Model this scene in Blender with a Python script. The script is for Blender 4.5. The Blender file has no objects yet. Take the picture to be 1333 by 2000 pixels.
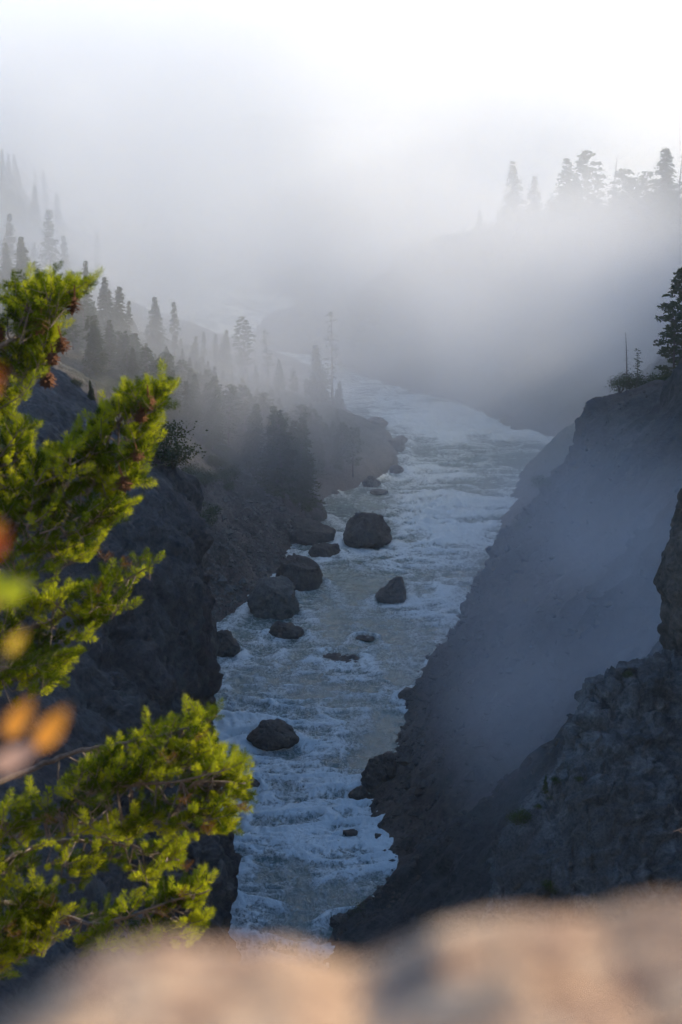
import bpy, math, random
import numpy as np
from mathutils import Vector, Matrix

random.seed(7)
rng = np.random.default_rng(7)
SC = bpy.context.scene
COL = SC.collection
R = math.radians

# ------------------------------------------------------------------ camera
CAM_H = 100.0
PITCH = R(12)
cam_d = bpy.data.cameras.new("camera")
cam = bpy.data.objects.new("camera", cam_d)
COL.objects.link(cam)
cam.location = (0, 0, CAM_H)
cam.rotation_euler = (R(90) - PITCH, 0, 0)
cam_d.sensor_fit = 'VERTICAL'
cam_d.sensor_height = 36.0
cam_d.lens = 70.0
cam_d.clip_start = 0.05
cam_d.clip_end = 6000
cam_d.dof.use_dof = True
cam_d.dof.focus_distance = 330
cam_d.dof.aperture_fstop = 9.0
SC.camera = cam

# ------------------------------------------------------------------ sky, sun, exposure
SUN_EL, SUN_AZ = R(23), R(62)          # azimuth measured from +Y towards +X
w = bpy.data.worlds.new("World")
SC.world = w
w.use_nodes = True
nt = w.node_tree
nt.nodes.clear()
sky = nt.nodes.new("ShaderNodeTexSky")
sky.sky_type = 'NISHITA'
sky.sun_disc = False
sky.sun_elevation = SUN_EL
sky.sun_rotation = SUN_AZ
sky.altitude = 2000
sky.air_density = 1.0
sky.dust_density = 0.2
sky.ozone_density = 3.6
bgn = nt.nodes.new("ShaderNodeBackground")
bgn.inputs["Strength"].default_value = 0.15
outn = nt.nodes.new("ShaderNodeOutputWorld")
nt.links.new(sky.outputs[0], bgn.inputs[0])
nt.links.new(bgn.outputs[0], outn.inputs[0])

sun_d = bpy.data.lights.new("sun", 'SUN')
sun_d.energy = 4.4
sun_d.angle = R(0.5)
sun_d.color = (1.0, 0.85, 0.63)
sun = bpy.data.objects.new("sun", sun_d)
COL.objects.link(sun)
sd = Vector((math.cos(SUN_EL) * math.sin(SUN_AZ), math.cos(SUN_EL) * math.cos(SUN_AZ), math.sin(SUN_EL)))
sun.rotation_euler = sd.to_track_quat('Z', 'Y').to_euler()
sun.location = sd * 300

SC.view_settings.view_transform = 'Standard'
SC.view_settings.look = 'None'
SC.view_settings.gamma = 1
SC.view_settings.exposure = 0.92
SC.render.engine = 'CYCLES'
cy = SC.cycles
cy.use_denoising = True
try:
    cy.denoiser = 'OPENIMAGEDENOISE'
    cy.denoising_input_passes = 'RGB_ALBEDO_NORMAL'
except Exception:
    pass
cy.max_bounces = 9
cy.diffuse_bounces = 2
cy.glossy_bounces = 2
cy.transmission_bounces = 4
cy.transparent_max_bounces = 8
cy.volume_bounces = 7
cy.volume_max_steps = 256
cy.use_adaptive_sampling = True
cy.adaptive_threshold = 0.05

# ------------------------------------------------------------------ projection helpers (photo pixels, 1333 x 2000)
FPX = 70 / 36 * 2000
CP, SP = math.cos(PITCH), math.sin(PITCH)


def ray(u, v):
    r = (u - 666.5) / FPX
    t = (1000 - v) / FPX
    return Vector((r, CP + t * SP, -SP + t * CP))


def at_y(u, v, Y):
    d = ray(u, v)
    return Vector((0, 0, CAM_H)) + d * (Y / d.y)


def at_z(u, v, z=0.0):
    d = ray(u, v)
    return Vector((0, 0, CAM_H)) + d * ((z - CAM_H) / d.z)


# ------------------------------------------------------------------ numpy noise
def _hash(i, j, k, seed):
    h = (i * 374761393 + j * 668265263 + k * 2147483647 + seed * 974634777) & 0xFFFFFFFF
    h = ((h ^ (h >> 13)) * 1274126177) & 0xFFFFFFFF
    h = ((h ^ (h >> 16)) * 2246822519) & 0xFFFFFFFF
    h = h ^ (h >> 15)
    return (h & 0xFFFFFF).astype(np.float64) / 0xFFFFFF * 2 - 1


def vnoise(P, seed=0):
    P = np.asarray(P, dtype=np.float64)
    F = np.floor(P)
    f = P - F
    I = F.astype(np.int64)
    u = f * f * f * (f * (f * 6 - 15) + 10)
    x, y, z = I[..., 0], I[..., 1], I[..., 2]
    ux, uy, uz = u[..., 0], u[..., 1], u[..., 2]

    def c(a, b, d):
        return _hash(x + a, y + b, z + d, seed)
    x00 = c(0, 0, 0) * (1 - ux) + c(1, 0, 0) * ux
    x10 = c(0, 1, 0) * (1 - ux) + c(1, 1, 0) * ux
    x01 = c(0, 0, 1) * (1 - ux) + c(1, 0, 1) * ux
    x11 = c(0, 1, 1) * (1 - ux) + c(1, 1, 1) * ux
    a = x00 * (1 - uy) + x10 * uy
    b = x01 * (1 - uy) + x11 * uy
    return a * (1 - uz) + b * uz


def fbm(P, scale, octaves=4, gain=0.5, seed=0, ridged=False):
    P = np.asarray(P, dtype=np.float64) / scale
    s, amp, tot = 0.0, 1.0, 0.0
    for o in range(octaves):
        n = vnoise(P * (2.03 ** o) + 17.3 * o, seed + o)
        if ridged:
            n = 1 - 2 * np.abs(n)
        s = s + amp * n
        tot += amp
        amp *= gain
    return s / tot


def cells(P, scale, seed=0):
    """cellular noise: value of the nearest cell (-1..1) and closeness to a joint between cells (0..1)"""
    P = np.asarray(P, dtype=np.float64) / scale
    I = np.floor(P).astype(np.int64)
    d1 = np.full(P.shape[:-1], 1e9)
    d2 = np.full(P.shape[:-1], 1e9)
    val = np.zeros(P.shape[:-1])
    for a in (-1, 0, 1):
        for b in (-1, 0, 1):
            for c in (-1, 0, 1):
                x, y, z = I[..., 0] + a, I[..., 1] + b, I[..., 2] + c
                q = [x + 0.5 + 0.45 * _hash(x, y, z, seed), y + 0.5 + 0.45 * _hash(x, y, z, seed + 1), z + 0.5 + 0.45 * _hash(x, y, z, seed + 2)]
                d = (P[..., 0] - q[0]) ** 2 + (P[..., 1] - q[1]) ** 2 + (P[..., 2] - q[2]) ** 2
                near = d < d1
                d2 = np.where(near, d1, np.minimum(d2, d))
                val = np.where(near, _hash(x, y, z, seed + 3), val)
                d1 = np.where(near, d, d1)
    joint = np.clip(1 - (np.sqrt(d2) - np.sqrt(d1)) / 0.22, 0, 1)
    return val, joint


def sstep(a, b, x):
    t = np.clip((x - a) / (b - a), 0, 1)
    return t * t * (3 - 2 * t)


# ------------------------------------------------------------------ mesh helpers
def mesh_np(name, V, F, mat=None, smooth=True):
    """V (n,3); F (m,k) int array of one face size"""
    V = np.asarray(V, dtype=np.float32)
    F = np.asarray(F, dtype=np.int32)
    me = bpy.data.meshes.new(name)
    n, m, k = len(V), len(F), F.shape[1]
    me.vertices.add(n)
    me.vertices.foreach_set("co", V.ravel())
    me.loops.add(m * k)
    me.loops.foreach_set("vertex_index", F.ravel())
    me.polygons.add(m)
    me.polygons.foreach_set("loop_start", np.arange(0, m * k, k, dtype=np.int32))
    me.polygons.foreach_set("loop_total", np.full(m, k, dtype=np.int32))
    me.polygons.foreach_set("use_smooth", np.full(m, smooth, dtype=bool))
    if mat:
        me.materials.append(mat)
    me.update()
    me.validate()
    return me


def grid_faces(r, c, wrap=False):
    i = np.arange(r - 1)[:, None]
    j = np.arange(c if wrap else c - 1)[None, :]
    j2 = (j + 1) % c
    a = i * c + j
    b = i * c + j2
    return np.stack([a, b, b + c, a + c], axis=-1).reshape(-1, 4)


def link(name, me, parent=None):
    o = bpy.data.objects.new(name, me)
    COL.objects.link(o)
    if parent:
        o.parent = parent
    return o


def empty(name, loc=(0, 0, 0), parent=None):
    o = bpy.data.objects.new(name, None)
    o.empty_display_size = 0.3
    COL.objects.link(o)
    o.location = loc
    if parent:
        o.parent = parent
    return o


def tag(o, label=None, cat=None, group=None, kind=None):
    if label:
        o["label"] = label
    if cat:
        o["category"] = cat
    if group:
        o["group"] = group
    if kind:
        o["kind"] = kind
    return o


def set_attr(me, name, vals):
    a = me.attributes.new(name, 'FLOAT', 'POINT')
    a.data.foreach_set("value", np.asarray(vals, dtype=np.float32).ravel())


def grid_normals(P):
    du = np.gradient(P, axis=0)
    dv = np.gradient(P, axis=1)
    n = np.cross(du, dv)
    return n / (np.linalg.norm(n, axis=-1, keepdims=True) + 1e-9)


class Soup:
    """collects triangles / quads and tubes into one mesh"""
    def __init__(s):
        s.v, s.f, s.mi = [], [], []

    def tube(s, pts, radii, sides=6, mi=0, cap=True):
        pts = [Vector(p) for p in pts]
        base = len(s.v)
        ref = Vector((0.31, 0.17, 0.93))
        for i, p in enumerate(pts):
            t = (pts[min(i + 1, len(pts) - 1)] - pts[max(i - 1, 0)]).normalized()
            a = t.cross(ref)
            if a.length < 0.05:
                a = t.cross(Vector((1, 0, 0)))
            a.normalize()
            b = t.cross(a)
            for k in range(sides):
                an = 2 * math.pi * k / sides
                s.v.append(tuple(p + (a * math.cos(an) + b * math.sin(an)) * radii[i]))
        for i in range(len(pts) - 1):
            for k in range(sides):
                k2 = (k + 1) % sides
                s.f.append((base + i * sides + k, base + i * sides + k2, base + (i + 1) * sides + k2, base + (i + 1) * sides + k))
                s.mi.append(mi)
        if cap:
            for i, rev in ((0, True), (len(pts) - 1, False)):
                ids = [base + i * sides + k for k in range(sides)]
                s.f.append(tuple(reversed(ids)) if rev else tuple(ids))
                s.mi.append(mi)

    def poly(s, pts, mi=0):
        b = len(s.v)
        s.v.extend([tuple(p) for p in pts])
        s.f.append(tuple(range(b, b + len(pts))))
        s.mi.append(mi)

    def mesh(s, name, mats, smooth=False):
        me = bpy.data.meshes.new(name)
        me.from_pydata(s.v, [], s.f)
        for m in mats:
            me.materials.append(m)
        me.polygons.foreach_set("material_index", np.array(s.mi, dtype=np.int32))
        me.polygons.foreach_set("use_smooth", np.full(len(s.f), smooth, dtype=bool))
        me.update()
        return me


# ------------------------------------------------------------------ materials
def new_mat(name):
    m = bpy.data.materials.new(name)
    m.use_nodes = True
    m.node_tree.nodes.clear()
    return m, m.node_tree.nodes, m.node_tree.links


def ramp(ns, stops):
    r = ns.new("ShaderNodeValToRGB")
    els = r.color_ramp.elements
    while len(els) > 1:
        els.remove(els[-1])
    els[0].position, els[0].color = stops[0][0], tuple(stops[0][1]) + (1,)
    for p, c in stops[1:]:
        e = els.new(p)
        e.color = tuple(c) + (1,)
    return r


def noise(ns, ls, scale, detail=5, rough=0.6, vec=None, dist=0.0):
    n = ns.new("ShaderNodeTexNoise")
    n.inputs["Scale"].default_value = scale
    n.inputs["Detail"].default_value = detail
    n.inputs["Roughness"].default_value = rough
    n.inputs["Distortion"].default_value = dist
    if vec is not None:
        ls.new(vec, n.inputs["Vector"])
    return n


def mixc(ns, ls, fac, a, b, blend='MIX'):
    m = ns.new("ShaderNodeMix")
    m.data_type = 'RGBA'
    m.blend_type = blend
    for sock, val in ((m.inputs[0], fac), (m.inputs[6], a), (m.inputs[7], b)):
        if hasattr(val, "is_output"):
            ls.new(val, sock)
        elif isinstance(val, (int, float)):
            sock.default_value = val
        else:
            sock.default_value = tuple(val) + (1,)
    return m.outputs[2]


def math_n(ns, ls, op, a, b=None, clamp=False):
    m = ns.new("ShaderNodeMath")
    m.operation = op
    m.use_clamp = clamp
    for i, val in enumerate((a, b)):
        if val is None:
            continue
        if hasattr(val, "is_output"):
            ls.new(val, m.inputs[i])
        else:
            m.inputs[i].default_value = val
    return m.outputs[0]


def rock_material(name, stops, big=0.06, fine=1.6, bump=0.6, bump_dist=0.4, rough=0.95, tint=None, tint_scale=0.02, veg=None):
    m, ns, ls = new_mat(name)
    tc = ns.new("ShaderNodeTexCoord")
    vec = tc.outputs["Object"]
    n1 = noise(ns, ls, big, 8, 0.65, vec, 0.6)
    rp = ramp(ns, stops)
    ls.new(n1.outputs[0], rp.inputs[0])
    col = rp.outputs[0]
    n2 = noise(ns, ls, fine, 6, 0.7, vec)
    r2 = ramp(ns, [(0.3, (0.55, 0.55, 0.55)), (0.5, (1, 1, 1)), (0.72, (1.45, 1.4, 1.35))])
    ls.new(n2.outputs[0], r2.inputs[0])
    col = mixc(ns, ls, 1.0, col, r2.outputs[0], 'MULTIPLY')
    if tint:
        n3 = noise(ns, ls, tint_scale, 4, 0.6, vec, 0.4)
        r3 = ramp(ns, [(0.46, (0, 0, 0)), (0.62, (1, 1, 1))])
        ls.new(n3.outputs[0], r3.inputs[0])
        col = mixc(ns, ls, r3.outputs[0], col, mixc(ns, ls, 1.0, tint, r2.outputs[0], 'MULTIPLY'))
    if veg:
        at = ns.new("ShaderNodeAttribute")
        at.attribute_name = "veg"
        n4 = noise(ns, ls, 0.35, 6, 0.7, vec)
        k = math_n(ns, ls, 'ADD', at.outputs["Fac"], math_n(ns, ls, 'MULTIPLY', math_n(ns, ls, 'SUBTRACT', n4.outputs[0], 0.5), 1.6), True)
        col = mixc(ns, ls, k, col, veg)
    bs = ns.new("ShaderNodeBsdfPrincipled")
    ls.new(col, bs.inputs["Base Color"])
    bs.inputs["Roughness"].default_value = rough
    bs.inputs["Specular IOR Level"].default_value = 0.25
    hb = math_n(ns, ls, 'ADD', n2.outputs[0], math_n(ns, ls, 'MULTIPLY', n1.outputs[0], 2.0))
    bp = ns.new("ShaderNodeBump")
    bp.inputs["Strength"].default_value = bump
    bp.inputs["Distance"].default_value = bump_dist
    ls.new(hb, bp.inputs["Height"])
    ls.new(bp.outputs[0], bs.inputs["Normal"])
    out = ns.new("ShaderNodeOutputMaterial")
    ls.new(bs.outputs[0], out.inputs[0])
    return m


M = {}
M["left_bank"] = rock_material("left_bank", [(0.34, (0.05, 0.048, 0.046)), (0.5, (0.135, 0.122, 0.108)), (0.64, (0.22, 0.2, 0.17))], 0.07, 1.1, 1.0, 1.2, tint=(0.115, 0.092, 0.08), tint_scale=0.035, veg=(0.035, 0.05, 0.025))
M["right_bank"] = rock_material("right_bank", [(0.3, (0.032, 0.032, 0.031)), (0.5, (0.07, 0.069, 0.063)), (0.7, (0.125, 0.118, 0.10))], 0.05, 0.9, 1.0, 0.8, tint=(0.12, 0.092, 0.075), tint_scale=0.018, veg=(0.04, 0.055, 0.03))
M["outcrop"] = rock_material("outcrop", [(0.34, (0.06, 0.063, 0.061)), (0.5, (0.125, 0.132, 0.126)), (0.66, (0.20, 0.203, 0.19))], 0.7, 4.5, 1.0, 0.25, tint=(0.09, 0.088, 0.08), tint_scale=0.25)
M["spire"] = rock_material("spire", [(0.32, (0.04, 0.037, 0.033)), (0.5, (0.10, 0.09, 0.075)), (0.68, (0.19, 0.15, 0.115))], 0.3, 2.6, 1.0, 0.35)
M["boulder"] = rock_material("boulder", [(0.3, (0.05, 0.045, 0.04)), (0.5, (0.095, 0.085, 0.07)), (0.7, (0.15, 0.13, 0.105))], 0.2, 2.2, 0.9, 0.25)
M["pale_boulder"] = rock_material("pale_boulder", [(0.3, (0.09, 0.09, 0.08)), (0.5, (0.14, 0.14, 0.12)), (0.7, (0.20, 0.19, 0.16))], 0.25, 2.0, 0.9, 0.25)
M["ledge"] = rock_material("ledge", [(0.3, (0.22, 0.16, 0.11)), (0.5, (0.36, 0.27, 0.19)), (0.7, (0.48, 0.38, 0.27))], 0.8, 9, 0.8, 0.05)


def water_material():
    m, ns, ls = new_mat("river_water")
    tc = ns.new("ShaderNodeTexCoord")
    vec = tc.outputs["Object"]
    at = ns.new("ShaderNodeAttribute")
    at.attribute_name = "foam"
    mp = ns.new("ShaderNodeMapping")
    mp.inputs["Scale"].default_value = (1.0, 0.55, 1.0)
    ls.new(vec, mp.inputs[0])
    nf = noise(ns, ls, 0.75, 9, 0.74, mp.outputs[0], 2.2)
    ng = noise(ns, ls, 3.2, 6, 0.7, mp.outputs[0], 0.8)
    k = math_n(ns, ls, 'ADD', at.outputs["Fac"], math_n(ns, ls, 'MULTIPLY', math_n(ns, ls, 'SUBTRACT', nf.outputs[0], 0.5), 1.7))
    k = math_n(ns, ls, 'ADD', k, math_n(ns, ls, 'MULTIPLY', math_n(ns, ls, 'SUBTRACT', ng.outputs[0], 0.5), 0.7))
    # thin curling foam threads
    for sc_, wt in ((0.42, 0.30), (1.1, 0.26), (2.6, 0.16)):
        nr = noise(ns, ls, sc_, 4, 0.6, mp.outputs[0], 1.4)
        th = math_n(ns, ls, 'SUBTRACT', 1.0, math_n(ns, ls, 'MULTIPLY', math_n(ns, ls, 'ABSOLUTE', math_n(ns, ls, 'SUBTRACT', nr.outputs[0], 0.5)), 11.0), True)
        k = math_n(ns, ls, 'ADD', k, math_n(ns, ls, 'MULTIPLY', math_n(ns, ls, 'MULTIPLY', th, math_n(ns, ls, 'ADD', at.outputs["Fac"], 0.25)), wt * 2.0))
    rf = ramp(ns, [(0.18, (0, 0, 0)), (0.45, (0.16, 0.16, 0.16)), (0.7, (0.5, 0.5, 0.5)), (1.0, (0.95, 0.95, 0.95))])
    ls.new(k, rf.inputs[0])
    nb = noise(ns, ls, 0.05, 3, 0.5, vec)
    rb = ramp(ns, [(0.35, (0.085, 0.15, 0.13)), (0.65, (0.15, 0.215, 0.18))])
    ls.new(nb.outputs[0], rb.inputs[0])
    col = mixc(ns, ls, rf.outputs[0], rb.outputs[0], (0.76, 0.82, 0.78))
    bs = ns.new("ShaderNodeBsdfPrincipled")
    ls.new(col, bs.inputs["Base Color"])
    rr = math_n(ns, ls, 'ADD', math_n(ns, ls, 'MULTIPLY', rf.outputs[0], 0.6), 0.16, True)
    ls.new(rr, bs.inputs["Roughness"])
    bs.inputs["IOR"].default_value = 1.33
    bp = ns.new("ShaderNodeBump")
    bp.inputs["Strength"].default_value = 0.9
    bp.inputs["Distance"].default_value = 0.35
    nw = noise(ns, ls, 1.1, 7, 0.65, mp.outputs[0], 0.7)
    ls.new(math_n(ns, ls, 'ADD', nw.outputs[0], math_n(ns, ls, 'MULTIPLY', rf.outputs[0], 0.5)), bp.inputs["Height"])
    ls.new(bp.outputs[0], bs.inputs["Normal"])
    out = ns.new("ShaderNodeOutputMaterial")
    ls.new(bs.outputs[0], out.inputs[0])
    return m


M["water"] = water_material()

# ------------------------------------------------------------------ canyon terrain
XL_PTS = [(20, -14), (150, -12), (230, -14.8), (254, -18.4), (280, -20.6), (300, -21.6), (310, -23), (330, -25), (367, -24), (377, -20), (395, -14), (420, -12.5), (435, -11), (448, -6), (470, -5.5),
          (490, -4), (499, 3), (506, 7), (523, 13), (545, 16), (571, 15), (600, 8), (627, 2), (660, -1), (696, -3), (766, -21), (800, -38), (850, -70), (950, -100), (1100, -130), (1600, -200)]
XR_PTS = [(20, -4), (150, -6), (200, -4), (227, -1), (238, 6), (254, 5), (274, 4.5), (292, 9), (310, 11), (321, 11), (346, 20), (404, 33), (442, 36), (516, 46), (560, 59), (573, 60), (590, 51),
          (620, 42), (654, 31), (684, 13), (716, 3), (766, -8), (850, -15), (950, -25), (1100, -50), (1600, -110)]


def XL(y):
    return np.interp(y, [p[0] for p in XL_PTS], [p[1] for p in XL_PTS])


def XR(y):
    return np.interp(y, [p[0] for p in XR_PTS], [p[1] for p in XR_PTS])


RIGHT = {  # outermost points lie out of view, their heights shaped to shade the canyon
    20: [(0, 0), (6, 4), (14, 9), (20, 13), (30, 20), (60, 48), (150, 105), (420, 150)],
    100: [(0, 0), (6, 4), (14, 9), (20, 13), (30, 20), (60, 50), (140, 125), (420, 165)],
    150: [(0, 0), (8, 5), (16, 10), (26, 18), (40, 30), (70, 68), (135, 145), (420, 172)],
    200: [(0, 0), (8, 5), (16, 11), (26, 20), (40, 33), (65, 64), (130, 150), (420, 176)],
    250: [(0, 0), (6, 4), (14, 11), (25, 21), (40, 36), (60, 60), (120, 150), (420, 176)],
    300: [(0, 0), (5, 4), (12, 10), (22, 19), (36, 33), (58, 60), (120, 152), (420, 176)],
    335: [(0, 0), (4, 5), (9, 11), (15, 17), (24, 26), (42, 46), (110, 150), (420, 176)],
    350: [(0, 0), (3, 5), (7, 13), (12, 17.5), (18, 23), (34, 42), (105, 150), (420, 176)],
    370: [(0, 0), (4, 6), (8, 14), (14, 25), (20, 31), (40, 43), (100, 148), (420, 176)],
    390: [(0, 0), (5, 5), (10, 14), (16, 27), (22, 39), (42, 44), (100, 148), (420, 176)],
    410: [(0, 0), (6, 4), (12, 9), (18, 14), (24, 22), (42, 38), (98, 144), (420, 160)],
    440: [(0, 0), (6, 4), (12, 8), (18, 13), (26, 19), (42, 34), (100, 136), (420, 140)],
    500: [(0, 0), (5, 4), (11, 8), (20, 14), (30, 22), (48, 38), (95, 104), (420, 106)],
    571: [(0, 0), (5, 3), (10, 6), (20, 13), (30, 22), (46, 36), (90, 64), (420, 68)],
    590: [(0, 0), (7, 4), (15, 9), (28, 18), (40, 30), (57, 48), (105, 62), (420, 66)],
    620: [(0, 0), (8, 7), (18, 15), (30, 25), (45, 42), (70, 60), (122, 68), (420, 72)],
    660: [(0, 0), (8, 8), (18, 18), (32, 33), (46, 49), (88, 58), (140, 66), (420, 72)],
    700: [(0, 0), (8, 9), (18, 20), (30, 34), (48, 53), (118, 58), (185, 62), (420, 70)],
    730: [(0, 0), (7, 10), (15, 24), (22, 36), (29, 44), (45, 49), (125, 52), (420, 60)],
    780: [(0, 0), (7, 8), (15, 16), (22, 22), (30, 28), (45, 33), (130, 40), (420, 55)],
    900: [(0, 0), (5, 8), (12, 12), (20, 14), (40, 16), (60, 18), (100, 22), (420, 55)],
    1100: [(0, 0), (10, 4), (20, 8), (40, 12), (80, 20), (120, 28), (200, 45), (450, 90)],
    1500: [(0, 0), (10, 6), (20, 10), (40, 18), (80, 32), (120, 45), (200, 70), (450, 110)],
}
LEFT = {
    20: [(0, 0), (2, 12), (5, 18), (10, 24), (20, 32), (40, 45), (80, 66), (420, 110)],
    100: [(0, 0), (2, 12), (5, 18), (10, 24), (20, 32), (40, 45), (80, 66), (420, 110)],
    200: [(0, 0), (1.5, 8), (4, 16), (8, 24), (12, 30), (30, 47), (60, 65), (420, 120)],
    240: [(0, 0), (2, 6), (5, 15), (9, 23), (16, 35), (30, 49), (60, 67), (420, 120)],
    265: [(0, 0), (1.2, 10), (2.5, 22), (5, 31), (11, 39), (24, 53), (55, 69), (420, 120)],
    283: [(0, 0), (0.5, 14), (1, 28), (3, 38), (9, 45), (21, 56), (48, 70), (420, 120)],
    300: [(0, 0), (0.5, 16), (0.9, 29), (2.4, 41), (9, 46.5), (22, 57.5), (50, 72), (420, 120)],
    312: [(0, 0), (0.6, 14), (1.2, 26), (3, 37), (9, 44), (22, 56), (50, 71), (420, 120)],
    322: [(0, 0), (1.5, 7), (4, 15), (9, 24), (15, 33), (28, 46), (52, 64), (420, 120)],
    340: [(0, 0), (4, 3), (10, 9), (18, 18), (26, 27), (38, 39), (60, 58), (420, 120)],
    375: [(0, 0), (4, 2.5), (9, 6), (15, 11), (24, 20), (38, 34), (60, 52), (420, 115)],
    400: [(0, 0), (4, 3), (9, 8), (16, 15), (26, 25), (40, 37), (60, 50), (420, 115)],
    440: [(0, 0), (3, 4), (8, 9), (16, 16), (28, 26), (42, 36), (60, 46), (420, 110)],
    490: [(0, 0), (4, 3), (10, 6), (20, 12), (34, 22), (50, 33), (70, 46), (420, 110)],
    520: [(0, 0), (3, 3), (8, 5), (18, 9), (36, 16), (60, 29), (85, 44), (420, 105)],
    560: [(0, 0), (3, 3), (10, 6), (22, 9.5), (42, 17), (64, 26), (90, 41), (420, 100)],
    600: [(0, 0), (3, 2), (8, 4), (18, 7), (36, 12), (60, 20), (90, 34), (420, 95)],
    650: [(0, 0), (4, 1), (10, 2), (25, 5), (45, 9), (65, 15), (95, 29), (420, 95)],
    750: [(0, 0), (6, 1), (14, 2), (25, 3), (45, 6), (70, 13), (110, 32), (420, 110)],
    850: [(0, 0), (6, 2), (14, 5), (24, 10), (40, 20), (70, 40), (110, 70), (420, 160)],
    1000: [(0, 0), (8, 5), (18, 14), (30, 26), (50, 50), (80, 82), (120, 110), (420, 170)],
    1500: [(0, 0), (8, 6), (18, 14), (30, 28), (50, 50), (80, 80), (120, 115), (420, 175)],
}


def loft_bank(side):
    st = RIGHT if side > 0 else LEFT
    ys = sorted(st)
    rows = [20.0]
    while rows[-1] < 1500:
        y = rows[-1]
        dy = 2.5 if y < 180 else (0.0022 * y if y < 760 else 0.005 * y)
        rows.append(y + dy)
    rows = np.array(rows)
    K = 8
    # one control value per row and control point
    cd = np.stack([np.interp(rows, ys, [st[y][k][0] for y in ys]) for k in range(K)], 1)
    cz = np.stack([np.interp(rows, ys, [st[y][k][1] for y in ys]) for k in range(K)], 1)
    # river bed in front of the shore
    cd = np.concatenate([np.full((len(rows), 1), -5.0), cd], 1)
    cz = np.concatenate([np.full((len(rows), 1), -4.0), cz], 1)
    ker = np.array([1, 3, 5, 6, 5, 3, 1.0])
    ker /= ker.sum()
    for A in (cd, cz):
        for k in range(A.shape[1]):
            A[:, k] = np.convolve(np.pad(A[:, k], 3, mode='edge'), ker, mode='valid')
    seg = [8, 34, 36, 40, 40, 36, 34, 26, 12]
    seg = [8, 40, 40, 42, 40, 34, 26, 18]
    cols_d, cols_z = [], []
    n = cd.shape[1]
    for s in range(n - 1):
        t = np.linspace(0, 1, seg[s] if s < len(seg) else 12, endpoint=False)[None, :]

        def cr(A):
            p0 = A[:, max(s - 1, 0)][:, None]
            p1 = A[:, s][:, None]
            p2 = A[:, s + 1][:, None]
            p3 = A[:, min(s + 2, n - 1)][:, None]
            m1, m2 = (p2 - p0) * 0.35, (p3 - p1) * 0.35
            big = np.abs(p2 - p1) * 1.2 + 0.01
            m1, m2 = np.clip(m1, -big, big), np.clip(m2, -big, big)
            t2, t3 = t * t, t * t * t
            return (2 * t3 - 3 * t2 + 1) * p1 + (t3 - 2 * t2 + t) * m1 + (-2 * t3 + 3 * t2) * p2 + (t3 - t2) * m2
        cols_d.append(cr(cd))
        cols_z.append(cr(cz))
    D = np.concatenate(cols_d + [cd[:, -1:]], 1)
    Z = np.concatenate(cols_z + [cz[:, -1:]], 1)
    Y = np.repeat(rows[:, None], D.shape[1], 1)
    sh = XR(rows) if side > 0 else XL(rows)
    sh = np.convolve(np.pad(sh, 2, mode='edge'), [0.1, 0.2, 0.4, 0.2, 0.1], mode='valid')
    # shoreline wobble
    wob = fbm(np.stack([np.zeros_like(rows), rows, np.zeros_like(rows)], -1), 14, 4, 0.6, 5 if side > 0 else 9) * 1.6
    X = (sh + wob)[:, None] + D * side
    P = np.stack([X, Y, Z], -1)
    N = grid_normals(P)
    if N[..., 2].mean() < 0:
        N = -N
    up = sstep(-1.0, 8.0, Z)
    far = np.clip(Y / 300, 0.5, 2.0)
    big = fbm(P * [1, 0.8, 0.7], 30, 3, 0.5, 21) * 2.6
    rid = fbm(P * [1, 1, 0.45], 11, 4, 0.55, 31, ridged=True) * 1.7
    fin = fbm(P * [1, 1, 0.7], 3.0, 4, 0.6, 41) * 0.75
    steep = 1 - np.abs(N[..., 2])
    amp = (0.35 + 0.65 * up)
    damp = 1.0
    if side < 0:                                   # keep the cliff corner close to its profile
        damp = 1 - 0.25 * np.exp(-((Y - 300) / 22) ** 2)
    crag = fbm(P * [1, 1, 0.6], 4.6, 4, 0.6, 35, ridged=True) * 0.85
    crack = fbm(P * [1, 1, 0.14], 5.5, 4, 0.6, 55, ridged=True) * 1.1
    gul = fbm(P * [0.16, 1, 0.16], 8, 3, 0.55, 51, ridged=True) * 2.2 * (1 if side > 0 else 0.5)
    cv, cj = cells(P * [1, 1, 0.55] + fbm(P, 6, 2, 0.5, 61)[..., None] * 1.5, 5.5, 71)
    cv2, cj2 = cells(P * [1, 1, 0.6] + fbm(P, 3, 2, 0.5, 63)[..., None] * 0.8, 2.2, 81)
    block = (cv * 0.9 - cj * 0.7) + (cv2 * 0.38 - cj2 * 0.3)
    big = big + (Y > 575) * (side > 0) * fbm(P * [1, 1, 0.3], 42, 3, 0.55, 91) * 5.0
    disp = amp * damp * (big * (0.4 + 0.6 * far / 2) + rid * (0.45 + 0.9 * steep) + fin * (0.7 + 0.7 * steep) + crag * (0.3 + 0.9 * steep) + crack * sstep(0.3, 0.7, steep) + gul * up + block * (0.38 + 1.1 * sstep(0.25, 0.6, steep)))
    P = P + N * disp[..., None]
    return P, steep


TERR = {}
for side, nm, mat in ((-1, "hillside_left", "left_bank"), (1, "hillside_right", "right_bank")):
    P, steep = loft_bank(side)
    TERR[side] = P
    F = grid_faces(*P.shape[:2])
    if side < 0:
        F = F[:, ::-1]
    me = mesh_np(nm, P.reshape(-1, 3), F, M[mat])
    veg = 0.5 * fbm(P, 40, 3, 0.5, 77) + 0.05 - 1.2 * steep * sstep(520, 430, P[..., 1]) + sstep(390, 500, P[..., 1]) * 1.5 * sstep(3, 12, P[..., 2])
    set_attr(me, "veg", np.clip(veg, 0, 1))
    o = link(nm, me)
    tag(o, kind="structure")


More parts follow.
